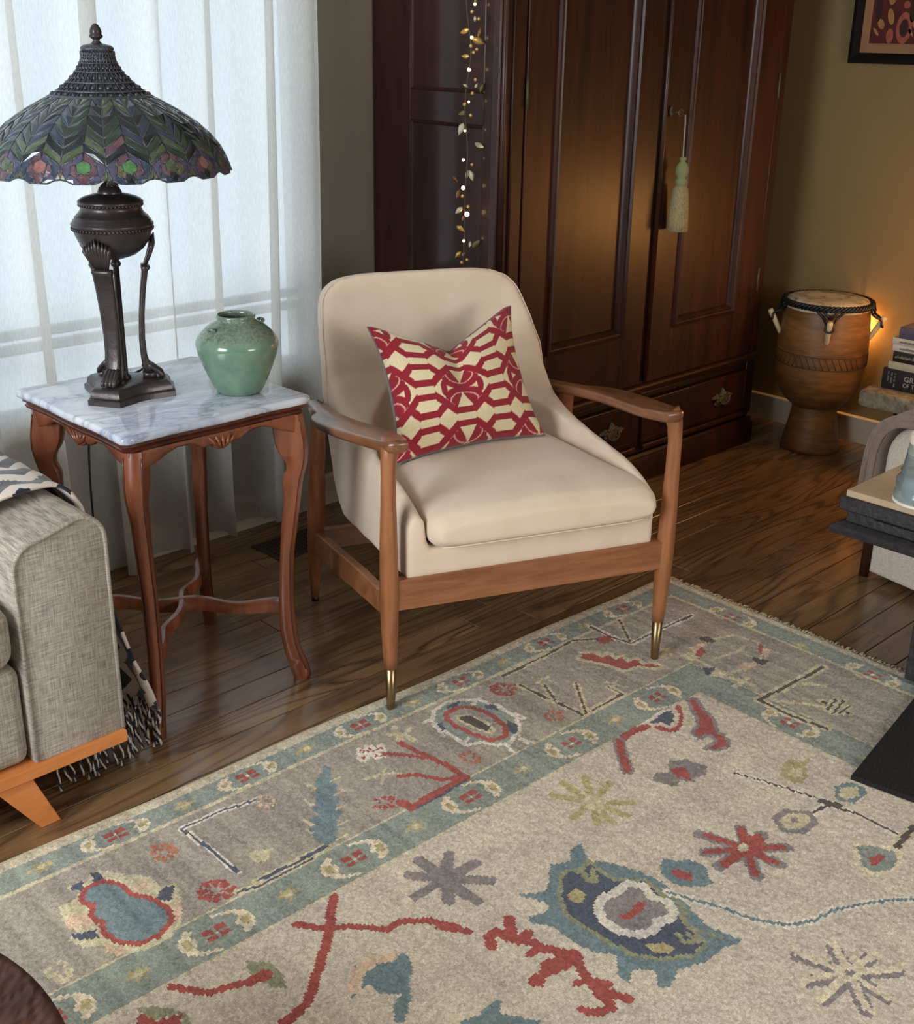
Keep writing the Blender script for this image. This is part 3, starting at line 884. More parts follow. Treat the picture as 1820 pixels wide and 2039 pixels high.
LO = [(.645, .292), (.619, .297), (.584, .303), (.555, .304), (.526, .300), (.491, .290), (.443, .283), (.370, .273), (.321, .265), (.25, .262), (.194, .261), (.143, .263), (.097, .268), (.064, .277), (.035, .290), (.012, .294), (0, .290)]
LI = [(.645, .222), (.599, .230), (.571, .233), (.554, .241), (.535, .254), (.519, .256), (.495, .245), (.470, .246), (.442, .248), (.394, .240), (.320, .234), (.25, .229), (.194, .226), (.116, .227), (.063, .238), (.02, .250), (0, .256)]
LO.sort(); LI.sort()
for k in range(4):
    an = R(-45 + 90 * k); dx, dy = math.cos(an), math.sin(an); wx, wy = -dy, dx
    l_ = MB(); rings = []
    for z in list(np.linspace(0.0005, .642, 52)):
        ro, ri = interp(LO, z), interp(LI, z)
        if k in (0, 1, 2, 3): th = interp([(0, .014), (.06, .0135), (.12, .0125), (.3, .013), (.5, .0150), (.56, .0185), (.65, .018)], z)
        pts = [(ri, -th * .8), (ri + .003, -th), (ro - .008, -th), (ro - .002, -th * .5), (ro, 0), (ro - .002, th * .5), (ro - .008, th), (ri + .003, th), (ri, th * .8)]
        rings.append([(dx * r_ + wx * w_, dy * r_ + wy * w_, z) for r_, w_ in pts])
    l_.loft(rings); leg = l_.build('leg', M['cherry'], TB, auto=50)
    c_ = MB()  # carved edge line following the knee
    for s in (-1, 1):
        c_.tube([(dx * (interp(LO, z) - .007) + wx * s * interp([(0, .014), (.12, .0125), (.5, .0150), (.56, .0185), (.65, .018)], z), dy * (interp(LO, z) - .007) + wy * s * interp([(0, .014), (.12, .0125), (.5, .0150), (.56, .0185), (.65, .018)], z), z) for z in np.linspace(.03, .63, 40)], .0016, 5)
    c_.build('carved_line', M['cherry_dark'], leg, smooth=True)
for k, nm in ((0, 0), (1, 1)):
    an = R(-45 + 90 * k); dx, dy = math.cos(an), math.sin(an); wx, wy = -dy, dx
    s_ = MB(); rings = []
    for i in range(60):
        r_ = -.236 + .472 * i / 59; wv = .007 * math.sin(r_ * 36); zv = .0035 * math.sin(r_ * 30 + 1)
        zt = .197 + zv - (.0015 if k else 0); zb = .166 if k == 0 else .164
        c0 = [(-.008, zb), (.008, zb), (.009, zt - .005), (.005, zt), (-.005, zt), (-.009, zt - .005)]
        rings.append([(dx * r_ + wx * (w_ + wv), dy * r_ + wy * (w_ + wv), z) for w_, z in c0])
    s_.loft(rings); s_.build('stretcher', M['cherry'], TB, auto=50)

# ------------------------------------------------------------------ vase
t = NT('celadon'); v_ = t.coord('Object')
c0 = t.ramp(t.noise(v_, 18, 4, .6), [(.3, lin((88, 120, 102))), (.7, lin((118, 146, 124)))])
sep = t.n('ShaderNodeSeparateXYZ'); t.link(v_, sep.inputs[0])
c1 = t.mix(t.ramp(sep.outputs[2], [(.118, (0, 0, 0)), (.124, (1, 1, 1))]), c0, t.ramp(t.noise(v_, 160, 3), [(.35, lin((92, 110, 96))), (.65, lin((122, 140, 124)))]))
t.base(c1, .16, 0, .5, .3, .05); t.bump(t.noise(v_, 300, 2), .06, .001)
M['celadon'] = t.m
vs_ = empty('vase', (1.425, 2.126, .6903)); tag(vs_, 'celadon green glazed pottery vase with small lugs on the marble table', 'vase')
pr = [(.044, .0), (.049, .003), (.056, .016), (.065, .036), (.075, .060), (.0830, .082), (.0868, .098), (.0878, .106), (.0868, .112), (.0835, .119), (.0800, .124), (.0720, .134), (.062, .143), (.052, .150), (.0445, .154), (.0400, .1565), (.0393, .159), (.0412, .162), (.0412, .1665), (.0390, .168), (.0365, .166), (.0360, .160), (.040, .153), (.060, .138), (.072, .118), (.076, .10), (.066, .06), (.045, .012), (.02, .008)]
MB().lathe(pr, 64).build('vase_body', M['celadon'], vs_, smooth=True)
for a in (R(186), R(6)):
    c_, s_ = math.cos(a), math.sin(a); b = MB()
    pts = [(.064, -.008, .141), (.069, -.008, .1455), (.071, 0, .147), (.069, .008, .1455), (.064, .008, .141)]
    b.tube(smoothpts([(c_ * x - s_ * y, s_ * x + c_ * y, z) for x, y, z in pts], 3), .0036, 8); b.build('lug', M['celadon'], vs_, smooth=True)

# ------------------------------------------------------------------ stained glass table lamp
LX, LY = 1.231, 2.261
LP = empty('table_lamp', (LX, LY, .6903)); tag(LP, 'dark bronze tripod lamp with leaded stained glass dome shade on the marble table', 'lamp')
ZB = .6802
ANG = [213, 332, 97]


def tri_ring(rad, cut, z, conc=.012):
    """triangle with clipped corners and concave sides"""
    out_ = []
    for i, a in enumerate(ANG):
        a0 = R(a); c_ = Vector((math.cos(a0), math.sin(a0))) * rad; w_ = Vector((-math.sin(a0), math.cos(a0))) * cut
        out_ += [c_ - w_, c_ + w_]
    res = []
    for i in range(6):
        p, q = out_[i], out_[(i + 1) % 6]
        n = 8 if i % 2 else 1
        for k in range(n):
            t = k / n; v = p.lerp(q, t)
            if i % 2: v = v - v.normalized() * conc * math.sin(PI * t)
            res.append((v.x, v.y, z))
    return res


b = MB(); b.loft([tri_ring(.100, .036, 0), tri_ring(.100, .036, .011), tri_ring(.097, .034, .014), tri_ring(.094, .033, .015), tri_ring(.093, .032, .024), tri_ring(.089, .030, .030), tri_ring(.083, .027, .034)])
b.build('plinth', M['bronze'], LP, auto=40)
MB().tube([(0, 0, .033), (0, 0, .04), (0, 0, .045), (0, 0, .30)], [.012, .011, .006, .006], 12).build('centre_rod', M['bronze'], LP, smooth=True)
for i, a in enumerate(ANG):
    a0 = R(a); d = Vector((math.cos(a0), math.sin(a0), 0)); w_ = Vector((-math.sin(a0), math.cos(a0), 0))
    b = MB(); rings = []
    for r_, z, hw, th in ((.050, .046, .012, .010), (.045, .060, .0125, .009), (.041, .085, .013, .007), (.040, .12, .0135, .0065), (.043, .17, .015, .006), (.049, .22, .0165, .006), (.056, .262, .018, .0065), (.058, .268, .020, .010), (.057, .274, .019, .008)):
        c_ = d * r_ + Vector((0, 0, z))
        ring = []
        for k in range(16):
            t = 2 * PI * k / 16; ex = math.copysign(abs(math.cos(t)) ** .5, math.cos(t)); ey = math.copysign(abs(math.sin(t)) ** .5, math.sin(t))
            ring.append(c_ + w_ * hw * 1.15 * ex + d * th * ey)
        rings.append(ring)
    b.loft(rings); leg = b.build('leg', M['bronze'], LP, smooth=True)
    # paw foot: four curled toes
    p_ = MB()
    for j in (-1.5, -.5, .5, 1.5):
        base = d * .047 + w_ * j * .0062
        p_.tube([base + Vector((0, 0, .066)), base + d * .008 + w_ * j * .001 + Vector((0, 0, .060)), base + d * .020 + w_ * j * .0018 + Vector((0, 0, .050)), base + d * .027 + w_ * j * .002 + Vector((0, 0, .043)), base + d * .031 + w_ * j * .002 + Vector((0, 0, .0365))], [.0045, .0055, .0052, .0058, .0038], 10)
    p_.tube([d * .036 + Vector((0, 0, .042)), d * .064 + Vector((0, 0, .042))], [.010, .011], 12, flat=1.3)
    p_.build('paw_foot', M['bronze'], leg, smooth=True)
    # fluted shell joining the leg to the urn
    s_ = MB()
    for j in range(-4, 5):
        t = j / 4
        s_.tube([d * .057 + Vector((0, 0, .272)) + w_ * t * .010, d * .066 + Vector((0, 0, .292)) + w_ * t * .019, d * (.077 - .004 * abs(t)) + Vector((0, 0, .318 - .006 * abs(t))) + w_ * t * .027, d * (.079 - .010 * abs(t)) + Vector((0, 0, .338 - .016 * abs(t))) + w_ * t * .028], [.0035, .0042, .0048, .0015], 6)
    s_.build('fluted_shell', M['bronze'], leg, smooth=True)
# urn
ur = MB()
ur.lathe([(.004, .268), (.009, .272), (.011, .278), (.006, .284), (.018, .288), (.042, .296), (.058, .308), (.070, .324), (.0765, .340), (.0785, .350), (.0795, .353), (.0815, .356), (.0815, .360), (.0775, .363), (.0775, .366), (.0735, .369), (.0735, .372), (.069, .376), (.064, .381), (.0605, .387), (.0600, .392), (.0625, .397), (.0645, .399), (.0645, .403), (.0600, .407), (.052, .411), (.038, .415), (.024, .4175), (.024, .421), (.020, .428), (.0135, .436), (.0075, .440), (.0075, .452), (.004, .452)], 56)
ur.build('urn', M['bronze'], LP, auto=60)
bd = MB()
for n, r_, z, s in ((64, .0795, .350, .0030), (52, .0625, .3965, .0024)):
    for i in range(n):
        a = 2 * PI * i / n; bd.sphere((r_ * math.cos(a), r_ * math.sin(a), z), s, s, s * 1.4, 6, 4)
bd.build('beading', M['bronze'], LP, smooth=True)
MB().tube([(0, 0, .44), (0, 0, .70)], .006, 10).build('stem', M['bronze'], LP, smooth=True)
for a in (R(250), R(345), R(130)):
    c_, s_ = math.cos(a) * .042, math.sin(a) * .042; b = MB()
    b.tube([(c_, s_, .50), (c_, s_, .452), (c_ * 1.0, s_, .446), (c_ * 1.02, s_ * 1.02, .437)], [.009, .0085, .0075, .012], 12)
    for k in range(6): b.sphere((c_ + .011 * math.cos(k * PI / 3), s_ + .011 * math.sin(k * PI / 3), .437), .003, n=6, m=4)
    b.build('light_socket', M['bronze'], LP, smooth=True)
    MB().sphere((c_, s_, .53), .022, rz=.032).build('light_bulb', plain('opal_bulb', (220, 215, 200), .3), LP, smooth=True)

# shade surface
SP = [(0, .096, .602), (.12, .120, .590), (.25, .149, .574), (.4, .179, .554), (.55, .205, .531), (.7, .223, .509), (.85, .234, .487), (1.0, .241, .468), (1.1, .244, .458)]


def sp(a, b_, off=0):
    """a = angle, b_ = 0 crown .. 1 rim"""
    r_ = float(np.interp(b_, [q[0] for q in SP], [q[1] for q in SP])); z = float(np.interp(b_, [q[0] for q in SP], [q[2] for q in SP]))
    r_ += off * .6; z += off * .8
    return Vector((r_ * math.cos(a), r_ * math.sin(a), z))


NC = 18; HWC = PI / NC
pieces = []
S0 = [0.0, .12, .24, .355, .46, .56, .66]
DROP = .155
for i in range(-1, 6):
    sa = S0[i] if i >= 0 else -.12
    sb = S0[i + 1]
    for sg in (1, -1):
        poly = [(0, max(0, sa)), (sg, max(0, sa + DROP)), (sg, max(0, sb + DROP)), (0, max(0, sb))]
        if i < 0: poly = [(0, 0), (sg, 0), (sg, sb + DROP)]
        pieces.append((poly, 'leaf', i))
MIR = lambda p: [(-x, y) for x, y in p]
pieces.append(([(0, .745), (.34, .80), (.30, .885), (0, .925), (-.30, .885), (-.34, .80)], 'eye', 0))
for P_, k in (([(0, .66), (.46, .735), (.56, .81), (.34, .80), (0, .745)], 'ring'), ([(.56, .81), (.60, .92), (.26, .98), (.13, .912), (.30, .885), (.34, .80)], 'ring2'),
              ([(.46, .735), (1, .815), (.90, .91), (.76, 1.0), (.60, .92), (.56, .81)], 'outer'), ([(.26, .98), (.60, .92), (.76, 1.0), (.42, 1.06), (.16, 1.06)], 'outer2'), ([(1, .815), (1, .99), (.76, 1.0), (.90, .91)], 'fill')):
    pieces.append((P_, k, 0)); pieces.append((MIR(P_), k, 0))
pieces.append(([(0, .925), (.13, .912), (.26, .98), (.16, 1.06), (-.16, 1.06), (-.26, .98), (-.13, .912)], 'ring3', 0))


def glass_mat(nm, c, em=0):
    t = NT(nm); v = t.coord('World'); c = lin(c)
    f_ = t.noise(v, 60, 4, .6, .8)
    t.base(t.ramp(f_, [(.3, tuple(x * .6 for x in c)), (.7, tuple(min(1, x * 1.35) for x in c))]), .16, 0, .5, .5, .05)
    t.b.inputs['Transmission Weight'].default_value = .35
    t.bump(t.noise(v, 130, 2), .12, .002)
    return t.m


GM = {'dark': glass_mat('glass_dark', (30, 42, 50)), 'green': glass_mat('glass_green', (52, 76, 66)), 'olive': glass_mat('glass_olive', (92, 108, 84)), 'slate': glass_mat('glass_slate', (58, 74, 98)), 'violet': glass_mat('glass_violet', (84, 82, 112)), 'pink': glass_mat('glass_pink', (170, 118, 112)), 'lime': glass_mat('glass_lime', (88, 146, 88)), 'mauve': glass_mat('glass_mauve', (112, 80, 92)), 'amber': glass_mat('glass_amber', (116, 112, 82))}
rg = random.Random(9)
eyes = ['lime', 'olive', 'pink', 'olive', 'pink', 'lime']


def pick(kind, i, col):
    if kind == 'leaf':
        p = {-1: ['green', 'slate', 'olive'], 0: ['green', 'dark', 'olive', 'slate'], 1: ['dark', 'slate', 'green'], 2: ['dark', 'slate', 'green', 'dark'], 3: ['dark', 'green', 'slate'], 4: ['green', 'dark', 'mauve', 'olive'], 5: ['olive', 'green', 'dark'], 6: ['olive', 'green', 'amber']}[i]
        return rg.choice(p)
    if kind == 'eye': return eyes[col % len(eyes)]
    return {'ring': ['violet', 'mauve'], 'ring2': ['mauve', 'amber', 'violet'], 'ring3': ['dark', 'mauve'], 'outer': ['violet', 'slate'], 'outer2': ['slate', 'violet'], 'fill': ['olive', 'amber', 'green']}[kind][rg.randrange(2)]


cam_az = math.atan2(-LY, -LX)
came = MB()
sh_o = None
back = {}
front = []
for c_ in range(NC):
    th = cam_az + R(9.6) + c_ * 2 * HWC
    dd = (th - cam_az + PI) % (2 * PI) - PI
    for poly, kind, i in pieces:
        A = sum(poly[k - 1][0] * poly[k][1] - poly[k][0] * poly[k - 1][1] for k in range(len(poly)))
        pp_ = poly if A > 0 else poly[::-1]
        cx_ = sum(p[0] for p in pp_) / len(pp_); cy_ = sum(p[1] for p in pp_) / len(pp_)
        sgn = 1
        shr = []
        for x, y in pp_:
            wx = (cx_ - x); wy = (cy_ - y)
            shr.append((x + wx * .07, y + wy * .07))
        top = [sp(th + x * HWC, y, .0012) for x, y in shr]; bot = [sp(th + x * HWC, y, -.0012) for x, y in shr]
        tc = sp(th + cx_ * HWC, cy_, .0022)
        mk = pick(kind, i, c_)
        vs_l = bot + top + [tc]; n = len(top)
        fs_ = [(k, (k + 1) % n, n + (k + 1) % n, n + k) for k in range(n)] + [(n + k, n + (k + 1) % n, 2 * n) for k in range(n)] + [tuple(range(n))[::-1]]
        if abs(dd) < R(92): front.append((vs_l, fs_, mk))
        else: back.setdefault(mk, []).append((vs_l, fs_))
        for k in range(n):
            (xa, ya), (xb, yb) = pp_[k], pp_[(k + 1) % n]
            if xa > .999 and xb > .999 and kind != 'x': continue
            m_ = [sp(th + (xa + (xb - xa) * q) * HWC, ya + (yb - ya) * q, 0) for q in (0, .5, 1)]
            came.tube(m_, .0019, 5)
rim = [sp(2 * PI * k / 192, .06 * 0 + 0, .0) for k in range(193)]
came.tube(rim, .0032, 6)
sh_o = came.build('lamp_shade', M['came'], LP, smooth=True)
for vs_l, fs_, mk in front:
    MB().add(vs_l, fs_).build('glass_piece', GM[mk], sh_o)
for mk, L in back.items():
    b = MB()
    for vs_l, fs_ in L: b.add(vs_l, fs_)
    tag(b.build('glass_pieces_behind', GM[mk], sh_o), kind='stuff')
# pierced metal crown and finial
cr = MB()
CP = [(.098, .600), (.088, .606), (.074, .616), (.060, .628), (.048, .640), (.040, .650), (.034, .660), (.031, .668), (.0295, .676), (.0295, .684), (.0315, .686), (.0315, .690), (.026, .694), (.012, .697), (.008, .699)]
cr.lathe(CP, 48, caps=False)
cro = cr.build('crown', M['came'], LP, auto=60)
fl = MB()
for k in range(32):
    a = 2 * PI * k / 32
    fl.tube([((r_ + .0018) * math.cos(a), (r_ + .0018) * math.sin(a), z) for r_, z in CP[:10]], .0015, 5)
for r_, z in ((.098, .600), (.081, .611), (.062, .6265), (.0445, .645), (.034, .661), (.030, .672)):
    fl.tube([((r_ + .002) * math.cos(2 * PI * k / 48), (r_ + .002) * math.sin(2 * PI * k / 48), z + .001) for k in range(49)], .0019, 5)
for j, (r_, z) in enumerate(((.090, .6065), (.072, .619), (.053, .636), (.039, .6535), (.0315, .667), (.0305, .679))):
    for k in range(32):
        a = 2 * PI * (k + .5) / 32; fl.sphere(((r_ + .001) * math.cos(a), (r_ + .001) * math.sin(a), z), min(.0045, r_ * .07), None, .0035, 6, 4)
fl.build('filigree', M['came'], cro, smooth=True)
MB().lathe([(.004, .692), (.008, .696), (.0095, .699), (.006, .702), (.0075, .705), (.0125, .708), (.013, .711), (.0105, .714), (.0112, .718), (.0098, .724), (.006, .730), (.002, .733)], 20, fn=lambda t, z: 1 + (.07 * math.cos(8 * t) if z > .708 else 0)).build('finial', M['bronze'], LP, smooth=True)
# power cord: over the back of the table and down
MB().tube(smoothpts([(.0, .08, .006), (.10, .13, .004), (.145, .165, .0035), (.150, .190, .001), (.150, .20, -.03), (.142, .230, -.06), (.125, .33, -.12), (.108, .395, -.20), (.102, .41, -.30), (.098, .41, -.45), (.095, .41, -.62), (.06, .42, -.6755), (-.1, .42, -.6755)], 5), .0028, 8).build('power_cord', M['cord'], LP, smooth=True)

# ------------------------------------------------------------------ sofa (left edge of the photo)
SF = empty('sofa', (0, 0, 0)); tag(SF, 'grey woven fabric sofa with amber wood base rail and splayed legs', 'sofa')
f_ = MB()
# arm: rounded section in x-z, extruded along y


def armsec(x0, x1, z0, z1, r_, droop=0):
    o_ = [(x0, z0), (x1, z0)]
    for k in range(9): a = R(k * 90 / 8); o_.append((x1 - r_ + r_ * math.cos(a), z1 - r_ + r_ * math.sin(a)))
    for k in range(9): a = R(90 + k * 90 / 8); o_.append((x0 + r_ + r_ * math.cos(a), z1 - droop - r_ + r_ * math.sin(a)))
    return o_


A0, A1 = .782, .968
f_ = MB(); f_.loft([[(x, y, z) for x, z in armsec(A0 + o_, A1 - o_, .142, .602 - o_ * 1.3, .052, .022)] for y, o_ in ((1.900, .006), (1.903, .002), (1.908, 0), (2.3, 0), (2.74, 0))])
arm = f_.build('arm', M['grey_fabric'], SF, auto=40)
for o_ in (.002,):
    sec = [(x, 1.9005, z) for x, z in armsec(A0 + .004, A1 - .004, .146, .598, .05, .022)][1:] + [(A0 + .004, 1.9005, .146)]
    MB().tube(sec, .0042, 8).build('piping', M['grey_fabric'], arm, smooth=True)
f_ = MB(); f_.box(-1.12, A0 - .002, 1.905, 2.74, .142, .345); f_.build('seat_base', M['grey_fabric'], SF, bevel=.025, seg=4)
for i, (xa, xb) in enumerate(((-.17, .772), (-1.12, -.176))):
    f_ = MB(); f_.box(xa, xb, 1.888, 2.56, .349, .47); c_ = f_.build('seat_cushion', M['grey_fabric'], SF, bevel=.035, seg=5)
f_ = MB(); f_.loft([[(x, y, z) for y, z in ((2.52, .35), (2.60, .84), (2.68, .87), (2.74, .84), (2.74, .142), (2.56, .142))] for x in (-1.3, A0 - .004)]); f_.build('backrest', M['grey_fabric'], SF, bevel=.04, seg=4)
f_ = MB(); f_.box(-1.31, -1.125, 1.90, 2.74, .142, .60); f_.build('arm', M['grey_fabric'], SF, bevel=.05, seg=5)
f_ = MB(); f_.box(-1.30, .966, 1.889, 2.73, .117, .1415); f_.build('base_rail', M['amber_wood'], SF, bevel=.002)
for x0, s in ((.735, 1), (-1.07, -1)):
    for y0, t_ in ((1.912, -1), (2.68, 1)):
        l_ = MB(); l_.loft([[(x0 + s * dx - w_, y0 + t_ * dy - .014, z), (x0 + s * dx + w_, y0 + t_ * dy - .014, z), (x0 + s * dx + w_, y0 + t_ * dy + .014, z), (x0 + s * dx - w_, y0 + t_ * dy + .014, z)] for z, dx, dy, w_ in ((0.0003, .062, 0, .020), (.1165, 0, 0, .036))])
        l_.build('leg', M['amber_wood'], SF, bevel=.002)

# throw blanket over the arm
t = NT('chevron_wool'); v = t.coord('UV')
sx = t.n('ShaderNodeSeparateXYZ'); t.link(v, sx.inputs[0])


def mth(op, a, b_=None):
    o_ = t.n('ShaderNodeMath', operation=op); t.set(o_.inputs[0], a)
    if b_ is not None: t.set(o_.inputs[1], b_)
    return o_.outputs[0]


zg = mth('PINGPONG', mth('MULTIPLY', sx.outputs[0], 12.0), .5)
ph = mth('FRACT', mth('ADD', mth('MULTIPLY', sx.outputs[1], 15.0), mth('MULTIPLY', zg, 1.1)))
st_ = mth('GREATER_THAN', mth('ADD', ph, mth('MULTIPLY', mth('SUBTRACT', t.noise(t.coord('World'), 120, 3), .5), .35)), .52)
wool = t.mix(st_, lin((34, 38, 52)), lin((206, 196, 186)))
t.base(wool, .95, 0, .1, sheen=.4); t.bump(t.noise(t.coord('World'), 500, 3), .6, .002)
M['chevron'] = t.m
BK = empty('throw_blanket', (0, 0, 0)); tag(BK, 'black and cream chevron throw blanket with fringe draped over the sofa arm', 'blanket')
cross = [(.700, .492), (.740, .490), (.764, .508), (.772, .56), (.785, .592), (.815, .607), (.86, .618), (.91, .620), (.945, .612), (.968, .588), (.979, .55), (.986, .48), (.994, .40), (1.004, .32), (1.014, .24), (1.024, .17), (1.032, .115)]
ce = smoothpts([(x, 0, z) for x, z in cross], 4); NB = 30
vs_b = []; uv = []
acc = 0
for i, p in enumerate(ce):
    if i: acc += (p - ce[i - 1]).length
    for j in range(NB + 1):
        s = j / NB; low = max(0, (.50 - p.z)) if p.x > .9 else 0
        y0 = 2.045 - (p.x - .8) * .22 + .010 * math.sin(acc * 22) - low * .10; y1 = 2.56
        y = y0 + (y1 - y0) * s
        rp = .006 * math.sin(y * 34 + acc * 6) + low * .045 * math.sin(y * 27 + .6)
        nx = (.2 if p.z > .58 else 1.0) * (1 if p.x > .85 else -1); nz = 1.0 if p.z > .58 else 0
        vs_b.append((p.x + abs(rp) * nx + (low * .03) + low * .05 * math.exp(-s * 7), y, p.z + abs(rp) * nz)); uv.append((acc, y))
b = MB(); b.add(vs_b, [(i * (NB + 1) + j, i * (NB + 1) + j + 1, (i + 1) * (NB + 1) + j + 1, (i + 1) * (NB + 1) + j) for i in range(len(ce) - 1) for j in range(NB)])
bo = b.build('blanket_cloth', M['chevron'], BK, smooth=True, solid=.007)
ul = bo.data.uv_layers.new(name='UVMap')
for lp in bo.data.loops: ul.data[lp.index].uv = uv[lp.vertex_index]
fg = MB(); rg = random.Random(5)
last = vs_b[-(NB + 1):]
FRM = [plain('fringe_light', (198, 190, 182), .95, nscale=300, nstr=.3), plain('fringe_dark', (40, 42, 54), .95)]
for j in range(0, NB * 2):
    q = j / 2; i0 = int(q); p = Vector(last[i0]).lerp(Vector(last[min(i0 + 1, NB)]), q - i0)
    L = .070 + .025 * rg.random(); dx, dy = rg.uniform(-.018, .006), rg.uniform(-.02, .012)
    pts = [p + Vector((dx * t_ + .003 * math.sin(t_ * 9 + j), dy * t_, -L * t_)) for t_ in np.linspace(0, 1, 7)]
    for k in (0, 1):
        tw = [q_ + Vector((.0022 * math.cos(n_ * 1.6 + k * PI), .0022 * math.sin(n_ * 1.6 + k * PI), 0)) for n_, q_ in enumerate(smoothpts(pts, 2))]
        fg.tube([(a.x, a.y, max(a.z, .004)) for a in tw], .0029, 5, mi=(j + k) % 2)
# second corner of the fringe hanging under the rail
for j in range(16):
    p = Vector((.865 + .013 * j + rg.uniform(-.004, .004), 2.0 + .01 * math.sin(j), .105)); L = .085 + .02 * rg.random()
    pts = [p + Vector((.004 * math.sin(t_ * 6 + j), -.02 * t_, -L * t_)) for t_ in np.linspace(0, 1, 6)]
    for k in (0, 1):
        tw = [q_ + Vector((.0022 * math.cos(n_ * 1.6 + k * PI), .0022 * math.sin(n_ * 1.6 + k * PI), 0)) for n_, q_ in enumerate(smoothpts(pts, 2))]
        fg.tube([(a.x, a.y, max(a.z, .004)) for a in tw], .0022, 5, mi=(j + k) % 2)
tag(fg.build('fringe', FRM, BK, smooth=True), kind='stuff')

# ------------------------------------------------------------------ goblet drum
DX, DY = 3.945, 2.135
DR = empty('goblet_drum', (DX, DY, .0003)); tag(DR, 'carved wooden goblet drum with hide head and pegs in the corner', 'drum')
dp = [(.088, 0), (.104, 0), (.108, .006), (.106, .02), (.100, .045), (.094, .075), (.088, .105), (.083, .135), (.080, .158), (.080, .166), (.090, .170), (.100, .178), (.118, .196), (.136, .222), (.150, .258), (.157, .300), (.160, .350), (.1597, .40), (.157, .45), (.152, .50), (.148, .53), (.147, .548), (.135, .549)]
MB().lathe(dp, 64).build('drum_body', M['drum_wood'], DR, auto=60)
b = MB()
for zc in (.332, .376):
    rr = float(np.interp(zc, [p[1] for p in dp], [p[0] for p in dp])) + .0006
    b.tube([(rr * math.cos(2 * PI * k / 64), rr * math.sin(2 * PI * k / 64), zc) for k in range(65)], .0016, 5)
for k in range(44):
    a0 = 2 * PI * k / 44; rr = .1602
    s = 1 if (k // 11) % 2 else -1
    b.tube([(rr * math.cos(a0 + s * q * .12), rr * math.sin(a0 + s * q * .12), .334 + .040 * q) for q in np.linspace(0, 1, 4)], .0017, 5)
b.build('carved_band', plain('carved_wood', (74, 46, 22), .6), DR, smooth=True)
HM = NT('hide'); v = HM.coord('Object'); HM.base(HM.ramp(HM.noise(v, 16, 5, .6, .6), [(.35, lin((120, 100, 74))), (.52, lin((190, 176, 148))), (.7, lin((206, 194, 168)))]), .6, 0, .3); HM.bump(HM.noise(v, 90, 3), .3, .002)
MB().lathe([(.002, .563), (.08, .563), (.128, .562), (.140, .558), (.150, .545), (.1505, .530), (.149, .528)], 56, fn=lambda t, z: 1 + (.012 * math.sin(9 * t) if z < .55 else 0)).build('drum_head', HM.m, DR, smooth=True)
b = MB(); N = 150
for ph, rr, zz in ((0, .153, .548), (2.1, .153, .548), (4.2, .153, .548)):
    b.tube([((rr + .0055 * math.cos(k * .9 + ph)) * math.cos(2 * PI * k / N), (rr + .0055 * math.cos(k * .9 + ph)) * math.sin(2 * PI * k / N), zz + .0075 * math.sin(k * .9 + ph)) for k in range(N + 1)], .0052, 6)
b.build('rope_hoop', M['cord'], DR, smooth=True)
BONE = plain('pale_peg', (206, 186, 146), .55, nscale=40, nstr=.12)
for a in (130, 213, 291, 352, 60):
    a0 = R(a); d = Vector((math.cos(a0), math.sin(a0), 0)); w_ = Vector((-d.y, d.x, 0))
    p0, p1 = d * .153 + Vector((0, 0, .425)), d * .200 + Vector((0, 0, .512))
    pg = MB(); pg.tube([p0, p0.lerp(p1, .1), p0.lerp(p1, .6), p0.lerp(p1, .93), p1], [.006, .0085, .0095, .0105, .009], 12)
    po = pg.build('tuning_peg', BONE, DR, smooth=True)
    q = p0.lerp(p1, .74); b = MB()
    for s in (-1, 1):
        b.tube(smoothpts([d * .156 + w_ * s * .045 + Vector((0, 0, .540)), d * .160 + w_ * s * .024 + Vector((0, 0, .520)), q + w_ * s * .0125 + Vector((0, 0, .012)), q + w_ * s * .0135 - d * -.004 + Vector((0, 0, -.006)), q + d * .008 + Vector((0, 0, -.014))], 4), .0042, 7)
        b.tube([d * .156 + w_ * s * .03 + Vector((0, 0, .545)), d * .163 + w_ * s * .012 + Vector((0, 0, .530)), d * .160 - w_ * s * .006 + Vector((0, 0, .516))], .0045, 6)
    b.build('tension_cord', M['cord'], po, smooth=True)

# ------------------------------------------------------------------ stone bench with books
SB = empty('stone_bench', (0, 0, 0)); tag(SB, 'rough grey stone slab on black metal legs beside the drum', 'bench')
t = NT('rough_stone'); v = t.coord('World')
t.base(t.ramp(t.noise(v, 34, 6, .65, .4), [(.3, lin((104, 98, 82))), (.7, lin((178, 168, 146)))]), .9, 0, .2); t.bump(t.noise(v, 48, 6, .65), .8, .012)
rs = np.random.RandomState(2)
pl = [(3.846, 1.915), (3.852, 1.923), (3.922, 1.931), (3.934, 1.925), (3.94, 1.905), (4.00, 1.895), (4.09, 1.89), (4.10, 1.85), (4.10, 1.05), (3.86, 1.05)]
ed = []
for i in range(len(pl)):
    p, q = Vector(pl[i]), Vector(pl[(i + 1) % len(pl)]); n = max(1, int((q - p).length / .014))
    for k in range(n): ed.append(p.lerp(q, k / n))
b = MB(); cen = Vector((3.98, 1.5))
rings = []
for z, o_ in ((.231, .010), (.236, .002), (.245, .000), (.256, .001), (.267, 0), (.277, .001), (.284, .004), (.287, .012)):
    rings.append([(p.x + (cen.x - p.x) / (cen - p).length * (o_ + rs.uniform(0, .006) * (o_ < .01)), p.y + (cen.y - p.y) / (cen - p).length * (o_ + rs.uniform(0, .005) * (o_ < .01)), z + rs.uniform(-.001, .001) * (o_ < .01)) for p in ed])
b.loft(rings); b.build('stone_slab', t.m, SB, auto=35)
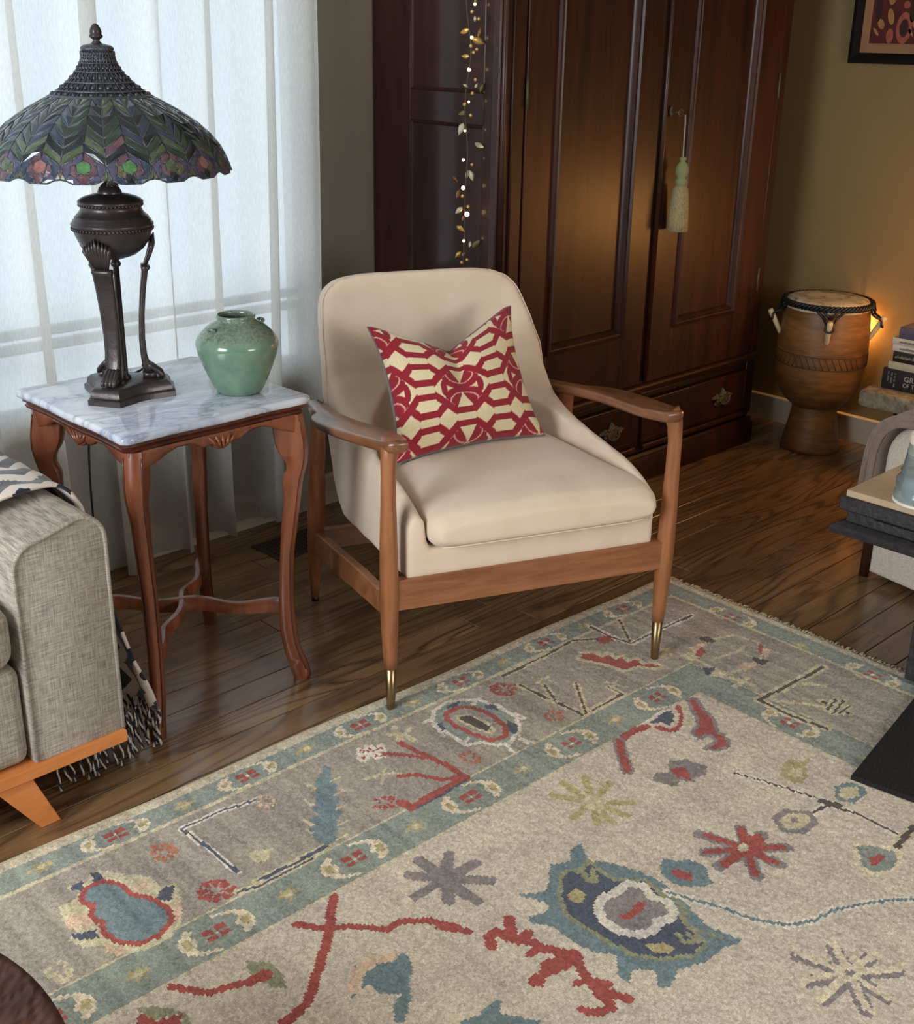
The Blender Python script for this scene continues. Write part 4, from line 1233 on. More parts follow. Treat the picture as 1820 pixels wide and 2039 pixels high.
for yy in (1.80, 1.15):
    MB().tube([(3.895, yy, .0003), (3.895, yy, .2225), (4.06, yy, .2225), (4.06, yy, .0003)], .006, 8).build('bench_leg', M['cord'], SB, auto=50)
b = MB(); b.box(3.885, 4.07, 1.10, 1.815, .2245, .2305); b.build('bench_frame', M['cord'], SB)
paper = plain('page_block', (204, 194, 172), .9, nscale=200, nstr=.1)


def book(z0, z1, yl, ln, dep, cover, label, xf=3.930, rot=0):
    e_ = empty('book', (xf, yl, z0), rot); tag(e_, label, 'book', 'books stacked on the stone bench')
    h = z1 - z0 - .0004
    MB().box(.004, dep - .003, -ln + .003, -.003, .0022, h - .0022).build('page_block', paper, e_)
    b_ = MB(); b_.box(.0, dep, -ln, 0, 0, .0024).box(.0, dep, -ln, 0, h - .0024, h)
    b_.loft([[(-.0025 * math.sin(PI * k / 4) - 0, y_, h * k / 4) for k in range(5)] + [(.004, y_, h), (.004, y_, 0)] for y_ in (-ln, 0)])
    b_.build('book_cover', cover, e_, auto=40)
    return e_


def lettering(parent, txt, y, z, size, mat, name='title_lettering', rot=0, x=-.0034, sx=1):
    cu = bpy.data.curves.new(name, 'FONT'); cu.body = txt; cu.size = size; cu.extrude = .0002; cu.materials.append(mat)
    o = bpy.data.objects.new(name, cu); COL.objects.link(o); o.parent = parent
    Z_ = Vector((-1, 0, 0)); X_ = Vector((0, -1, 0)); Y_ = Vector((0, 0, 1))
    if rot: X_, Y_ = Vector((0, 0, -1)), Vector((0, -1, 0))
    mm = Matrix((X_ * sx, Y_, Z_)).transposed().to_4x4(); mm.translation = Vector((x, y, z))
    bpy.context.view_layer.update()
    me_ = bpy.data.meshes.new_from_object(o.evaluated_get(bpy.context.evaluated_depsgraph_get()))
    bpy.data.objects.remove(o)
    n_ = bpy.data.objects.new(name, me_); COL.objects.link(n_); n_.parent = parent; n_.matrix_local = mm
    return n_


ink = plain('cream_ink', (196, 190, 176), .6); ink2 = plain('grey_ink', (120, 116, 112), .6)
b1 = book(.2885, .3600, 1.884, .30, .16, plain('book_black', (30, 27, 25), .5, nstr=.2), 'thick black book with cream serif title, lowest of the stack')
b1['label'] = 'thick black book with cream title lettering, bottom of the stack'
lettering(b1, 'GREAT', -.080, .036, .026, ink, sx=1.05); lettering(b1, 'OF THE', -.078, .016, .020, ink)
sc = MB(); rg = random.Random(3)
for k in range(3):
    z = .062 - k * .002
    for n_ in range(9 + k):
        hh = rg.uniform(.0022, .0042); yy = -.020 - k * .012
        if rg.random() < .85: sc.box(-.0034, -.0028, yy - rg.uniform(.004, .0065), yy, z - hh, z)
        z -= hh + .0009
sc.build('small_lettering', ink2, b1)
b2 = book(.3602, .3868, 1.868, .29, .16, plain('book_cream', (190, 180, 152), .6, nstr=.1), 'plain cream book lying directly on the thick black one')
b3 = book(.3870, .4238, 1.856, .27, .15, plain('book_darkgreen', (34, 32, 27), .45, nstr=.2), 'dark book with a pale blurred landscape along its spine')
sc = MB()
for k in range(26):
    yy = -.008 - k * .007; hh = .006 + .005 * abs(math.sin(k * 1.3)) + .003 * math.sin(k * 2.9); sc.box(-.0034, -.0028, yy - .0065, yy, .013 + .002 * math.sin(k), .013 + hh)
sc.build('spine_picture', plain('spine_picture', (128, 124, 108), .5, nscale=120, nstr=.5), b3)
b4 = book(.4240, .4468, 1.862, .21, .14, plain('book_white', (214, 204, 186), .6), 'white paperback with grey title, lower of the two white ones')
b5 = book(.4470, .4700, 1.866, .21, .14, plain('book_white2', (204, 194, 178), .6), 'white paperback with grey title, upper of the two white ones')
for q in (b4, b5):
    sc = MB(); y_ = -.026
    for k in range(12):
        w_ = rg.uniform(.003, .006); sc.box(-.0034, -.0028, y_ - w_, y_, .007, .007 + rg.uniform(.005, .009)); y_ -= w_ + .0014
    sc.build('small_lettering', ink2, q)
b6 = book(.4702, .508, 1.846, .24, .15, plain('book_purple', (84, 78, 96), .55, nstr=.2), 'muted purple hardback on top of the stack', rot=R(3))

# ------------------------------------------------------------------ framed picture
PF = empty('framed_picture', (0, 0, 0)); tag(PF, 'black framed red floral print hanging on the right wall', 'picture')
FP = lambda a, z, h: (XR - h, 2.277 - a, z)
b = MB(); b.ring(0, .62, 1.343, 1.86, [(0, .001), (0, .022), (.012, .024), (.030, .018), (.034, .012), (.034, .006)], FP); b.build('frame', plain('picture_frame', (14, 11, 10), .7, spec=.15), PF)
b = MB(); b.ring(.03, .59, 1.373, 1.83, [(0, .004), (0, .0085), (.030, .0085), (.032, .007)], FP); b.box(XR - .006, XR - .004, 2.277 - .59, 2.247, 1.373, 1.83); b.build('mat_board', plain('mat_board', (140, 102, 70), .8), PF)
RD = plain('print_maroon', (72, 18, 15), .8, nscale=30, nstr=.4)
MB().box(XR - .0072, XR - .0062, 2.277 - .558, 2.277 - .064, 1.408, 1.796).build('print', RD, PF)
pk = plain('print_pink', (140, 74, 60), .8, nscale=60, nstr=.2); gd = plain('print_gold', (150, 108, 58), .8, nscale=60, nstr=.2); dk = plain('print_dark', (40, 18, 14), .8)


def oval(mb, a, z, ra, rz, rot=0, inner=0, h=.0076):
    N = 24; c_, s_ = math.cos(rot), math.sin(rot)
    P_ = [FP(a + c_ * ra * math.cos(2 * PI * k / N) - s_ * rz * math.sin(2 * PI * k / N), z + s_ * ra * math.cos(2 * PI * k / N) + c_ * rz * math.sin(2 * PI * k / N), h) for k in range(N)]
    if inner:
        Q_ = [FP(a + inner * (c_ * ra * math.cos(2 * PI * k / N) - s_ * rz * math.sin(2 * PI * k / N)), z + inner * (s_ * ra * math.cos(2 * PI * k / N) + c_ * rz * math.sin(2 * PI * k / N)), h) for k in range(N)]
        mb.loft([P_, Q_], caps=False)
    else: mb.add(P_, [tuple(range(N))])


b = MB(); b2_ = MB(); b3_ = MB()
for k in range(4):
    a0 = .185 + k * .125
    oval(b, a0, 1.458, .028, .050, 0, .58); oval(b, a0, 1.53, .012, .012); oval(b, a0, 1.57, .010, .012); oval(b, a0 + .005, 1.63, .026, .040, 0, .55); oval(b, a0 - .048, 1.432, .013, .024); oval(b, a0, 1.72, .028, .05, 0, .58)
    oval(b2_, a0 - .052, 1.493, .011, .026, .25); oval(b2_, a0 - .085, 1.47, .011, .018, .5); oval(b2_, a0 - .10, 1.445, .005, .016, .7); oval(b2_, a0 - .055, 1.56, .014, .03)
    oval(b3_, a0 - .10, 1.52, .012, .045); oval(b3_, a0, 1.458, .012, .026)  # dark oval motifs of the print
tag(b.build('printed_ovals', pk, PF), kind='stuff'); tag(b2_.build('printed_leaves', gd, PF), kind='stuff'); tag(b3_.build('printed_dark_ovals', dk, PF), kind='stuff')

# ------------------------------------------------------------------ boucle armchair on the right
AC = empty('armchair', (3.00, 1.405, 0), R(-11)); tag(AC, 'cream boucle armchair with a grey throw over its arm by the right edge', 'armchair')
def sec(y0, y1, z0, z1, r_):
    o_ = [(y0, z0), (y1, z0)]
    for k in range(9): a = R(k * 90 / 8); o_.append((y1 - r_ + r_ * math.cos(a), z1 - r_ + r_ * math.sin(a)))
    for k in range(9): a = R(90 + k * 90 / 8); o_.append((y0 + r_ + r_ * math.cos(a), z1 - r_ + r_ * math.sin(a)))
    return o_
for y0, y1 in ((-.205, -.005), (-.82, -.62)):
    b = MB(); b.loft([[(x, y, z) for y, z in sec(y0 + o_, y1 - o_, .022 + o_, .470 - o_, .095 - o_)] for x, o_ in ((0, .02), (.006, .008), (.02, 0), (.70, 0))]); b.build('arm', M['boucle'], AC, auto=50)
b = MB(); b.box(.02, .70, -.618, -.207, .03, .30); b.build('seat_base', M['boucle'], AC, bevel=.02, seg=3)
b = MB(); b.box(-.0, .56, -.617, -.208, .302, .43); b.build('seat_cushion', M['boucle'], AC, bevel=.04, seg=4)
b = MB(); b.loft([[(x, y, z) for x, z in ((.56, .302), (.62, .78), (.70, .80), (.76, .76), (.72, .1), (.705, .03))] for y in (-.82, -.005)]); b.build('backrest', M['boucle'], AC, bevel=.03, seg=4)
for y_ in (.016, -.82 - .02):
    for x_ in (.035, .66):
        b = MB(); b.tube([(x_ - .012, y_, .0003), (x_, y_, .15), (x_, y_, .30)], [.014, .021, .022], 12); b.build('leg', M['dark_leg'], AC, smooth=True)
TH = empty('throw_blanket', (3.00, 1.405, 0), R(-11)); tag(TH, 'soft grey throw draped over the arm of the boucle armchair', 'blanket')
outer = smoothpts([(.052, .20, 0), (.050, .28, 0), (.042, .36, 0), (.024, .43, 0), (-.014, .482, 0), (-.07, .512, 0), (-.13, .512, 0), (-.18, .488, 0), (-.214, .440, 0), (-.217, .433, 0)], 4)
inner = [(y_, z_, 0) for y_, z_ in sec(-.205, -.005, .022, .470, .095)]
inn_ = smoothpts([(.004, .20, 0), (.003, .30, 0), (.001, .385, 0), (-.026, .445, 0), (-.07, .4745, 0), (-.13, .4745, 0), (-.175, .452, 0), (-.2085, .400, 0), (-.2085, .4, 0), (-.2085, .401, 0)], 4)
rings = []; NX_ = 26
for i in range(NX_ + 1):
    x = -.022 + .55 * i / NX_; e_ = min(1, i / 2.0) * .35 + .65 if i < 2 else 1
    O_, I_ = [], []
    for k, p in enumerate(outer):
        low = max(0, .45 - p.y) if p.x > 0 else 0
        rp = abs(.007 * math.sin(x * 34 + k * .2)) + low * .05 * abs(math.sin(x * 20 + 1))
        q = inn_[k]; a = Vector((q.x + (p.x - q.x) * e_, q.y + (p.y - q.y) * e_, 0))
        O_.append((x + .008 * math.sin(k * .3), a.x + (rp if p.x > 0 else 0), a.y + (rp * .6 if p.x <= .03 else 0)))
        I_.append((x + .008 * math.sin(k * .3), q.x, q.y))
    rings.append(O_ + I_[::-1])
b = MB(); b.loft(rings, caps=False); nr = len(rings[0])
for o_ in (0, (len(rings) - 1) * nr):
    for k in range(nr // 2 - 1): b.f.append((o_ + k, o_ + k + 1, o_ + nr - 2 - k, o_ + nr - 1 - k)); b.mi.append(0)
b.build('throw_cloth', M['throw_grey'], TH, auto=60)
b = MB()
for off, rad in ((.30, .010), (.72, .011)):
    b.tube([(-.026 + .008 * math.sin(k * .3), q.x + (p.x - q.x) * off, q.y + (p.y - q.y) * off) for k, (p, q) in enumerate(list(zip(outer, inn_))[:-4])], rad, 8)
b.build('throw_fold', M['throw_grey'], TH, smooth=True)

# ------------------------------------------------------------------ black mat and travertine side table on it
e10 = R(8.5)
MT = empty('floor_mat', (2.052, .921, .0095), e10)
tag(MT, 'flat black felt mat lying on the rug at the right edge', 'mat')
MB().box(0, .95, -.80, 0, 0, .011).build('mat_felt', M['black_felt'], MT, bevel=.002)
ST = empty('side_table', (2.48, 1.233, 0)); tag(ST, 'black moulded side table with a travertine top at the right edge', 'table')
LW, LD = .68, .30     # along -y, along +x
bx = lambda x0, x1, y0, y1, z0, z1: MB().box(x0, x1, -y1, -y0, z0, z1)
bx(0, LD, 0, LW, .434, .450).build('stone_top', M['travertine'], ST, bevel=.002)
bx(-.010, LD + .01, -.010, LW + .01, .402, .4338).build('cornice', M['black_paint'], ST, bevel=.004)
bx(.006, LD - .006, .006, LW - .006, .372, .4018).build('frieze', M['black_paint'], ST, bevel=.001)
bx(-.001, .0058, .075, LW - .075, .377, .397).build('frieze_panel', M['black_paint'], ST, bevel=.001)
b = MB(); b.loft([[(x0, -y0, z), (x1, -y0, z), (x1, -y1, z), (x0, -y1, z)] for z, x0, y0, x1, y1 in ((.343, 0, 0, LD, LW), (.345, -.018, -.018, LD + .018, LW + .018), (.358, -.022, -.022, LD + .022, LW + .022), (.364, -.014, -.014, LD + .014, LW + .014), (.3718, .002, .002, LD - .002, LW - .002))]); b.build('lower_moulding', M['black_paint'], ST)
for y_ in (.195, .49):
    for x_ in (.03, .21):
        b = MB(); b.box(x_, x_ + .055, -y_ - .05, -y_, .0208, .3428); b.build('leg', M['black_paint'], ST, bevel=.003)
for x_ in (.03, .21):
    b = MB(); b.prism([(.135, .3428), (.195, .3428), (.195, .28)], lambda a, z, d: (x_ + .02 + d, -a, z), 0, .02); b.build('bracket', M['black_paint'], ST)
b = MB(); b.box(.045, .25, -.53, -.205, .06, .08); b.build('shelf', M['black_paint'], ST)

# glass candle jar on the travertine table
CJ = empty('candle_jar', (2.530, 1.078, .4503)); tag(CJ, 'blue tinted ribbed glass candle jar with white rim on travertine table', 'candle jar')
t = NT('blue_glass'); t.base(lin((214, 228, 232)), .06); t.b.inputs['Transmission Weight'].default_value = .85; t.b.inputs['IOR'].default_value = 1.4
pr = [(.050, .0), (.057, .003), (.061, .012), (.062, .022), (.058, .030), (.0565, .034), (.060, .040), (.060, .052), (.055, .060), (.051, .066), (.0505, .070), (.0535, .074), (.0495, .080), (.0460, .110), (.0430, .140), (.0425, .158), (.0395, .158), (.043, .11), (.047, .08), (.052, .05), (.054, .02), (.047, .006)]
MB().lathe(pr, 48).build('jar_glass', t.m, CJ, smooth=True)
MB().lathe([(.0425, .1075), (.0428, .118), (.0432, .140), (.0434, .160), (.041, .1615), (.0375, .160), (.038, .115), (.039, .108)], 40).build('frosted_rim', plain('frosted_rim', (228, 218, 204), .5), CJ, smooth=True)
MB().lathe([(.0595, -.0001), (.0615, .002), (.0618, .006), (.0585, .008)], 48).build('white_base', plain('white_base', (232, 228, 214), .5), CJ, smooth=True)
MB().lathe([(.041, .007), (.044, .012), (.046, .05), (.030, .056), (.006, .054)], 36).build('candle_wax', plain('candle_wax', (196, 208, 210), .5), CJ, smooth=True)

# ------------------------------------------------------------------ round hammered table, lower left corner
RT = empty('round_table', (.075, 1.095, 0)); tag(RT, 'round dark copper brown hammered table at the lower left corner', 'table')
t = NT('hammered_copper'); v = t.coord('World', (1, 1, 1), (0, 0, R(-45))); mp = t.n('ShaderNodeMapping'); t.link(v, mp.inputs[0]); mp.inputs['Scale'].default_value = (52, 92, 52)
vo = t.n('ShaderNodeTexVoronoi', feature='SMOOTH_F1'); t.link(mp.outputs[0], vo.inputs['Vector']); vo.inputs['Scale'].default_value = 1; vo.inputs['Smoothness'].default_value = .6
t.base(t.ramp(t.noise(t.coord('World'), 7, 4), [(.3, lin((66, 36, 28))), (.7, lin((104, 62, 48)))]), .42, .25, .5); t.bump(vo.outputs['Distance'], .55, .006)
MB().lathe([(.002, .398), (.30, .398), (.338, .3985), (.348, .396), (.350, .390), (.348, .384), (.335, .381), (.02, .380)], 96).build('table_top', t.m, RT, smooth=True)
for k in range(3):
    a = R(30 + 120 * k); c_, s_ = math.cos(a), math.sin(a)
    MB().tube([(c_ * .22, s_ * .22, .3795), (c_ * .25, s_ * .25, .009)], [.016, .012], 12).build('leg', M['dark_leg'], RT, smooth=True)

# ------------------------------------------------------------------ rug
RUG=[('p','L',[(1860,139),(1844,165),(1859,176),(1889,179),(1902,219),(1896,257),(1914,263),(1902,300),(1878,311),(1862,352),(1829,370),(1783,368),(1753,350),(1722,297),(1707,249),(1730,253),(1732,209),(1753,184),(1780,148),(1796,127),(1821,149)],'',8),
('p','P',[(1737,205),(1748,237),(1775,232),(1771,205)],'',8),
('p','P',[(1900,215),(1869,214),(1855,237),(1876,259),(1899,244)],'',8),
('p','P',[(1740,293),(1726,310),(1749,343),(1764,335)],'',8),
('p','P',[(1876,308),(1850,352),(1868,351),(1881,330)],'',8),
('p','N',[(1843,136),(1827,143),(1840,163),(1854,151)],'',8),
('p','N',[(1807,130),(1794,136),(1796,165),(1814,155)],'',8),
('p','N',[(1728,249),(1712,257),(1737,289),(1759,269)],'',8),
('p','N',[(1905,255),(1869,270),(1872,295),(1902,274)],'',8),
('p','B',[(1836,167),(1802,165),(1784,194),(1784,230),(1762,262),(1753,304),(1764,335),(1796,351),(1829,349),(1853,323),(1860,289),(1852,262),(1857,235),(1843,213),(1852,188)],'R',7),
('p','O',[(1688,131),(1665,140),(1653,168),(1668,188),(1694,185),(1706,155),(1691,148)],'',8),
('p','R',[(1673,285),(1641,295),(1633,333),(1652,352),(1682,344),(1699,316),(1692,299)],'',8),
('p','L',[(1567,270),(1544,270),(1536,297),(1552,309),(1571,299)],'',8),
('p','L',[(1967,300),(1944,295),(1937,322),(1945,345),(1966,351),(1975,328),(1979,305)],'',8),
('l','N',[(1460,138),(1529,123),(1619,123),(1612,197),(1608,299)],'W',4,6),
('l','N',[(1638,346),(1606,357),(1555,358),(1488,359)],'L',5,6),
('l','N',[(1597,344),(1524,347),(1445,346)],'L',6,7),
('p','B',[(1288,130),(1288,153),(1310,181),(1310,204),(1332,222),(1332,244),(1356,259),(1360,285),(1382,293),(1388,316),(1409,324),(1422,346),(1445,346),(1450,316),(1439,285),(1420,281),(1420,260),(1399,258),(1396,232),(1377,227),(1364,194),(1347,187),(1344,167),(1320,157)],'',8),
('l','L',[(1313,186),(1287,185)],'',6,6),
('l','L',[(1335,227),(1310,226)],'',6,6),
('l','L',[(1363,268),(1338,268)],'',6,6),
('l','L',[(1389,308),(1365,308)],'',6,6),
('l','L',[(1419,342),(1396,343)],'',6,6),
('l','L',[(1352,183),(1354,158)],'',6,6),
('l','L',[(1387,225),(1390,201)],'',6,6),
('l','L',[(1425,277),(1428,254)],'',6,6),
('l','L',[(1440,298),(1443,275)],'',6,6),
('p','P',[(1454,130),(1433,134),(1428,160),(1449,179),(1466,171),(1467,149)],'',8),
('p','L',[(1564,267),(1545,271),(1522,285),(1547,301),(1566,297)],'',8),
('p','R',[(1172,138),(1174,152),(1151,151),(1159,166),(1178,162),(1174,185),(1191,179),(1192,157),(1217,172),(1217,156),(1193,153),(1212,144),(1196,129),(1184,148),(1178,128)],'W',5),
('l','L',[(1114,128),(1091,139),(1086,178)],'',6,13),
('l','L',[(1084,109),(1107,159)],'',6,12),
('l','L',[(1061,138),(1113,155)],'',6,12),
('l','R',[(1116,169),(1109,226),(1099,283),(1096,350)],'',6,14),
('l','R',[(1168,178),(1139,208),(1116,244)],'',6,12),
('l','R',[(1197,261),(1166,281),(1139,328),(1096,346)],'',6,12),
('l','R',[(1098,352),(1166,357),(1247,360),(1253,333)],'',6,22),
('l','N',[(1106,361),(1169,366),(1239,367)],'',6,6),
('p','R',[(1285,290),(1266,292),(1246,309),(1265,322),(1269,341),(1291,328),(1305,309),(1287,307)],'',8),
('l','L',[(1258,224),(1222,232),(1192,250)],'',6,8),
('l','L',[(1205,223),(1241,261)],'',6,8),
('p','T',[(978,120),(927,107),(893,127),(865,151),(856,207),(858,261),(889,297),(935,318),(965,309),(981,278),(1016,264),(1009,210),(1016,169),(1003,144)],'W',7),
('p','N',[(949,126),(926,118),(899,122),(924,138)],'',8),
('p','N',[(874,172),(849,184),(864,209),(878,187)],'',8),
('p','N',[(879,251),(874,283),(906,309),(910,288)],'',8),
('p','N',[(1014,161),(992,163),(1009,193),(1024,188)],'',8),
('l','W',[(973,115),(929,105)],'',6,8),
('l','W',[(1029,140),(994,138)],'',6,8),
('l','W',[(1003,144),(1029,210)],'',6,8),
('l','W',[(1019,262),(993,250)],'',6,8),
('l','W',[(855,141),(894,155)],'',6,8),
('l','W',[(847,214),(849,184)],'',6,8),
('l','W',[(841,271),(865,263)],'',6,8),
('l','W',[(897,351),(914,327)],'',6,8),
('l','W',[(957,350),(948,316)],'',6,8),
('l','W',[(845,244),(841,271)],'',6,8),
('l','W',[(901,304),(913,346)],'',6,8),
('l','W',[(929,105),(902,119)],'',6,8),
('p','t',[(960,144),(924,143),(901,163),(892,212),(901,269),(932,295),(960,288),(971,252),(978,202),(976,167)],'R',9),
('p','L',[(951,162),(927,174),(917,228),(924,266),(946,273),(958,228),(964,187)],'',8),
('p','M',[(950,172),(929,181),(924,240),(932,259),(946,252),(952,211),(957,184)],'',8),
('p','R',[(809,121),(778,122),(754,153),(767,177),(800,183),(821,160),(822,140)],'',8),
('p','O',[(803,290),(776,285),(754,305),(777,331),(801,328),(815,307)],'',8),
('p','O',[(1052,283),(1026,285),(1018,313),(1040,335),(1060,322),(1062,299)],'',8),
('l','M',[(426,137),(489,94),(596,104),(745,105)],'L',6,7),
('l','M',[(748,163),(742,258),(733,351),(664,344)],'L',6,7),
('l','M',[(704,201),(736,263)],'L',6,6),
('l','M',[(643,244),(725,348)],'L',6,6),
('l','L',[(697,156),(675,206)],'',6,6),
('l','L',[(662,177),(713,183)],'',6,6),
('p','R',[(522,154),(492,173),(499,197),(472,196),(480,225),(456,228),(467,254),(440,259),(448,287),(428,299),(420,335),(449,315),(468,287),(514,276),(513,254),(523,223),(536,200),(548,166)],'L',8),
('l','M',[(398,73),(401,141),(390,200),(268,198),(148,202)],'W',6,7),
('l','M',[(312,94),(382,188)],'L',6,6),
('p','R',[(429,124),(401,135),(409,159),(440,157),(447,139)],'',8),
('l','L',[(588,279),(566,331)],'',6,7),
('l','L',[(546,293),(600,312)],'',6,7),
('l','M',[(702,348),(643,348),(597,346),(597,304)],'L',6,7),
('p','t',[(281,325),(215,320),(158,343),(143,407),(191,450),(256,464),(331,446),(334,386),(325,347)],'L',6),
('p','P',[(301,308),(251,314),(275,342),(307,339)],'',8),
('p','P',[(278,434),(248,448),(239,468),(291,468)],'',8),
('p','P',[(160,429),(151,449),(197,469),(191,450)],'',8),
('p','M',[(242,290),(210,299),(221,340),(241,316)],'',8),
('p','M',[(222,435),(201,477),(237,481),(235,460)],'',8),
('p','R',[(139,404),(150,425),(193,449),(176,427)],'',8),
('p','R',[(267,325),(283,348),(325,358),(310,336)],'',8),
('p','L',[(344,319),(309,325),(318,353),(353,358)],'',8),
('p','N',[(355,391),(329,413),(380,425)],'',8),
('p','L',[(377,428),(336,418),(312,462),(345,456)],'',8),
('l','L',[(343,469),(332,522)],'',6,14),
('l','L',[(314,494),(374,496)],'',6,14),
('l','L',[(355,261),(364,302)],'',6,12),
('l','L',[(338,276),(387,293)],'',6,12),
('l','L',[(296,384),(223,399),(186,394)],'',6,10),
('l','M',[(133,582),(256,577),(380,571),(383,655),(371,738)],'L',9,9),
('l','L',[(360,588),(327,632),(294,681)],'',6,14),
('l','L',[(243,588),(203,634)],'',6,12),
('l','M',[(273,668),(273,740)],'L',6,6),
('l','M',[(303,714),(236,700)],'L',6,6),
('l','M',[(299,697),(241,685)],'L',6,6),
('l','M',[(291,724),(248,721)],'L',6,6),
('p','N',[(659,464),(587,457),(566,466),(586,498),(626,512),(635,485)],'W',7),
('p','R',[(554,456),(529,462),(562,499),(599,525),(634,533),(658,513),(664,479),(632,487),(632,512),(599,506),(569,483)],'K',8),
('l','R',[(667,471),(707,465),(755,470)],'',6,20),
('l','R',[(755,470),(781,497),(829,556)],'G',6,16),
('p','R',[(501,460),(486,469),(508,505),(528,549),(564,585),(573,624),(599,638),(630,629),(639,612),(608,612),(587,602),(590,581),(616,577),(606,553),(576,546),(548,521),(527,490)],'G',6),
('l','L',[(526,459),(563,508),(599,535)],'',6,6),
('p','G',[(736,589),(703,610),(691,655),(720,672),(752,661),(751,678),(774,650),(802,658),(817,612),(795,598),(767,614)],'',8),
('p','R',[(757,610),(733,619),(739,647),(755,663),(766,644),(767,627)],'',8),
('l','M',[(668,709),(648,760),(631,816),(611,889)],'W',6,5),
('p','Y',[(565,756),(531,751),(534,774),(497,781),(534,792),(565,815),(598,820),(609,794),(604,773)],'',8),
('p','L',[(562,776),(545,790),(576,806),(590,785)],'',8),
('p','B',[(552,869),(516,883),(511,912),(530,928),(576,927),(593,897)],'',8),
('p','L',[(549,879),(519,901),(547,921),(576,911),(574,890)],'',8),
('l','Y',[(968,583),(1010,513)],'L',2,16),
('l','Y',[(968,583),(1035,590)],'L',2,16),
('l','Y',[(968,583),(988,652)],'L',2,16),
('l','Y',[(968,583),(908,635)],'L',2,16),
('l','Y',[(968,583),(890,561)],'L',2,16),
('l','Y',[(968,583),(915,515)],'L',2,16),
('l','Y',[(968,583),(1010,633)],'L',2,16),
('l','Y',[(968,583),(963,497)],'L',2,16),
('l','Y',[(968,583),(948,656)],'L',2,16),
('p','L',[(971,559),(939,564),(939,597),(968,609),(991,590)],'',8),
('l','G',[(1341,561),(1382,512)],'',6,22),
('l','G',[(1341,561),(1341,489)],'',6,22),
('l','G',[(1341,561),(1289,514)],'',6,22),
('l','G',[(1341,561),(1270,565)],'',6,22),
('l','G',[(1341,561),(1284,617)],'',6,22),
('l','G',[(1341,561),(1340,644)],'',6,22),
('l','G',[(1341,561),(1374,608)],'',6,22),
('l','G',[(1341,561),(1412,562)],'',6,22),
('l','R',[(1519,468),(1556,507),(1584,540),(1632,580),(1676,620),(1704,640),(1747,649),(1773,650)],'',6,17),
('l','R',[(1605,488),(1581,520),(1542,548),(1502,593),(1471,594),(1436,622),(1416,654),(1403,689)],'',6,14),
('l','R',[(1427,644),(1411,670)],'',6,22),
('p','B',[(1613,639),(1594,624),(1560,628),(1532,648),(1514,658),(1529,693),(1555,711),(1571,738),(1612,769),(1624,759),(1605,732),(1578,721),(1603,699),(1604,673),(1641,675)],'',8),
('l','P',[(1628,662),(1597,638),(1565,634),(1539,647)],'',6,22),
('p','B',[(1551,823),(1517,834),(1480,828),(1470,837),(1490,854),(1472,879),(1453,910),(1505,892),(1555,848)],'',8),
('l','R',[(1397,739),(1385,721),(1369,718),(1361,743),(1355,759),(1330,759)],'',6,20),
('l','R',[(1330,712),(1356,747),(1342,771),(1339,796),(1323,821),(1312,847)],'',6,20),
('l','R',[(1339,796),(1366,794)],'',6,12),
('l','R',[(1314,845),(1358,838)],'',6,34),
('l','R',[(1358,838),(1385,841)],'',6,16),
('p','R',[(1408,831),(1389,832),(1385,852),(1400,859),(1413,847)],'',8),
('l','R',[(1312,847),(1328,881),(1333,897),(1344,929),(1346,952)],'',6,18),
('l','R',[(1333,897),(1354,889)],'',6,14),
('l','R',[(1331,904),(1320,924)],'',6,18),
('l','R',[(1337,924),(1318,966)],'',6,18),
('l','R',[(1340,922),(1351,962),(1382,949)],'',6,16),
('l','R',[(1390,932),(1371,959)],'',6,14),
('p','B',[(1273,677),(1229,704),(1203,688),(1171,658),(1134,677),(1108,652),(1081,655),(1110,698),(1088,717),(1067,763),(1053,821),(1067,883),(1086,950),(1070,1011),(1119,996),(1156,1001),(1206,979),(1251,996),(1262,980),(1237,956),(1262,929),(1290,945),(1293,922),(1256,891),(1283,856),(1287,820),(1286,775),(1307,745),(1302,731),(1256,742),(1254,719)],'',8),
('p','N',[(1172,690),(1151,696),(1146,713),(1110,698),(1114,728),(1113,768),(1074,802),(1086,867),(1112,922),(1123,970),(1160,976),(1208,944),(1234,910),(1242,859),(1245,810),(1248,772),(1217,727)],'S',6),
('p','G',[(1146,790),(1105,788),(1091,813),(1104,839),(1090,863),(1105,887),(1126,892),(1140,880),(1160,892),(1188,884),(1208,855),(1205,816),(1189,794),(1167,783)],'W',12),
('p','R',[(1181,832),(1157,835),(1130,828),(1118,839),(1135,848),(1163,848),(1177,848)],'',8),
('p','Y',[(1208,735),(1180,735),(1182,758),(1206,767),(1217,752)],'',8),
('p','Y',[(1201,906),(1175,923),(1170,945),(1191,943),(1208,923)],'',8),
('l','S',[(1137,701),(1151,735),(1141,743),(1124,719)],'',6,12),
('l','S',[(1141,926),(1149,947),(1127,960),(1127,938)],'',6,10),
('l','S',[(1068,858),(1082,895),(1112,922),(1095,983)],'',6,8),
('p','B',[(1023,794),(998,783),(989,804),(963,820),(960,850),(983,875),(984,888),(1004,883),(1030,863),(1042,837),(1042,817)],'',8),
('p','R',[(1016,813),(1002,826),(995,845),(1009,859),(1019,844),(1024,827)],'',8),
('l','G',[(860,869),(888,785)],'',6,26),
('l','G',[(860,869),(816,826)],'',6,26),
('l','G',[(860,869),(801,864)],'',6,26),
('l','G',[(860,869),(798,917)],'',6,26),
('l','G',[(860,869),(853,937)],'',6,26),
('l','G',[(860,869),(912,928)],'',6,26),
('l','G',[(860,869),(940,867)],'',6,26),
('l','G',[(860,869),(926,825)],'',6,26),
('l','R',[(860,869),(883,793)],'',6,15),
('l','R',[(860,869),(818,828)],'',6,15),
('l','R',[(860,869),(811,863)],'',6,15),
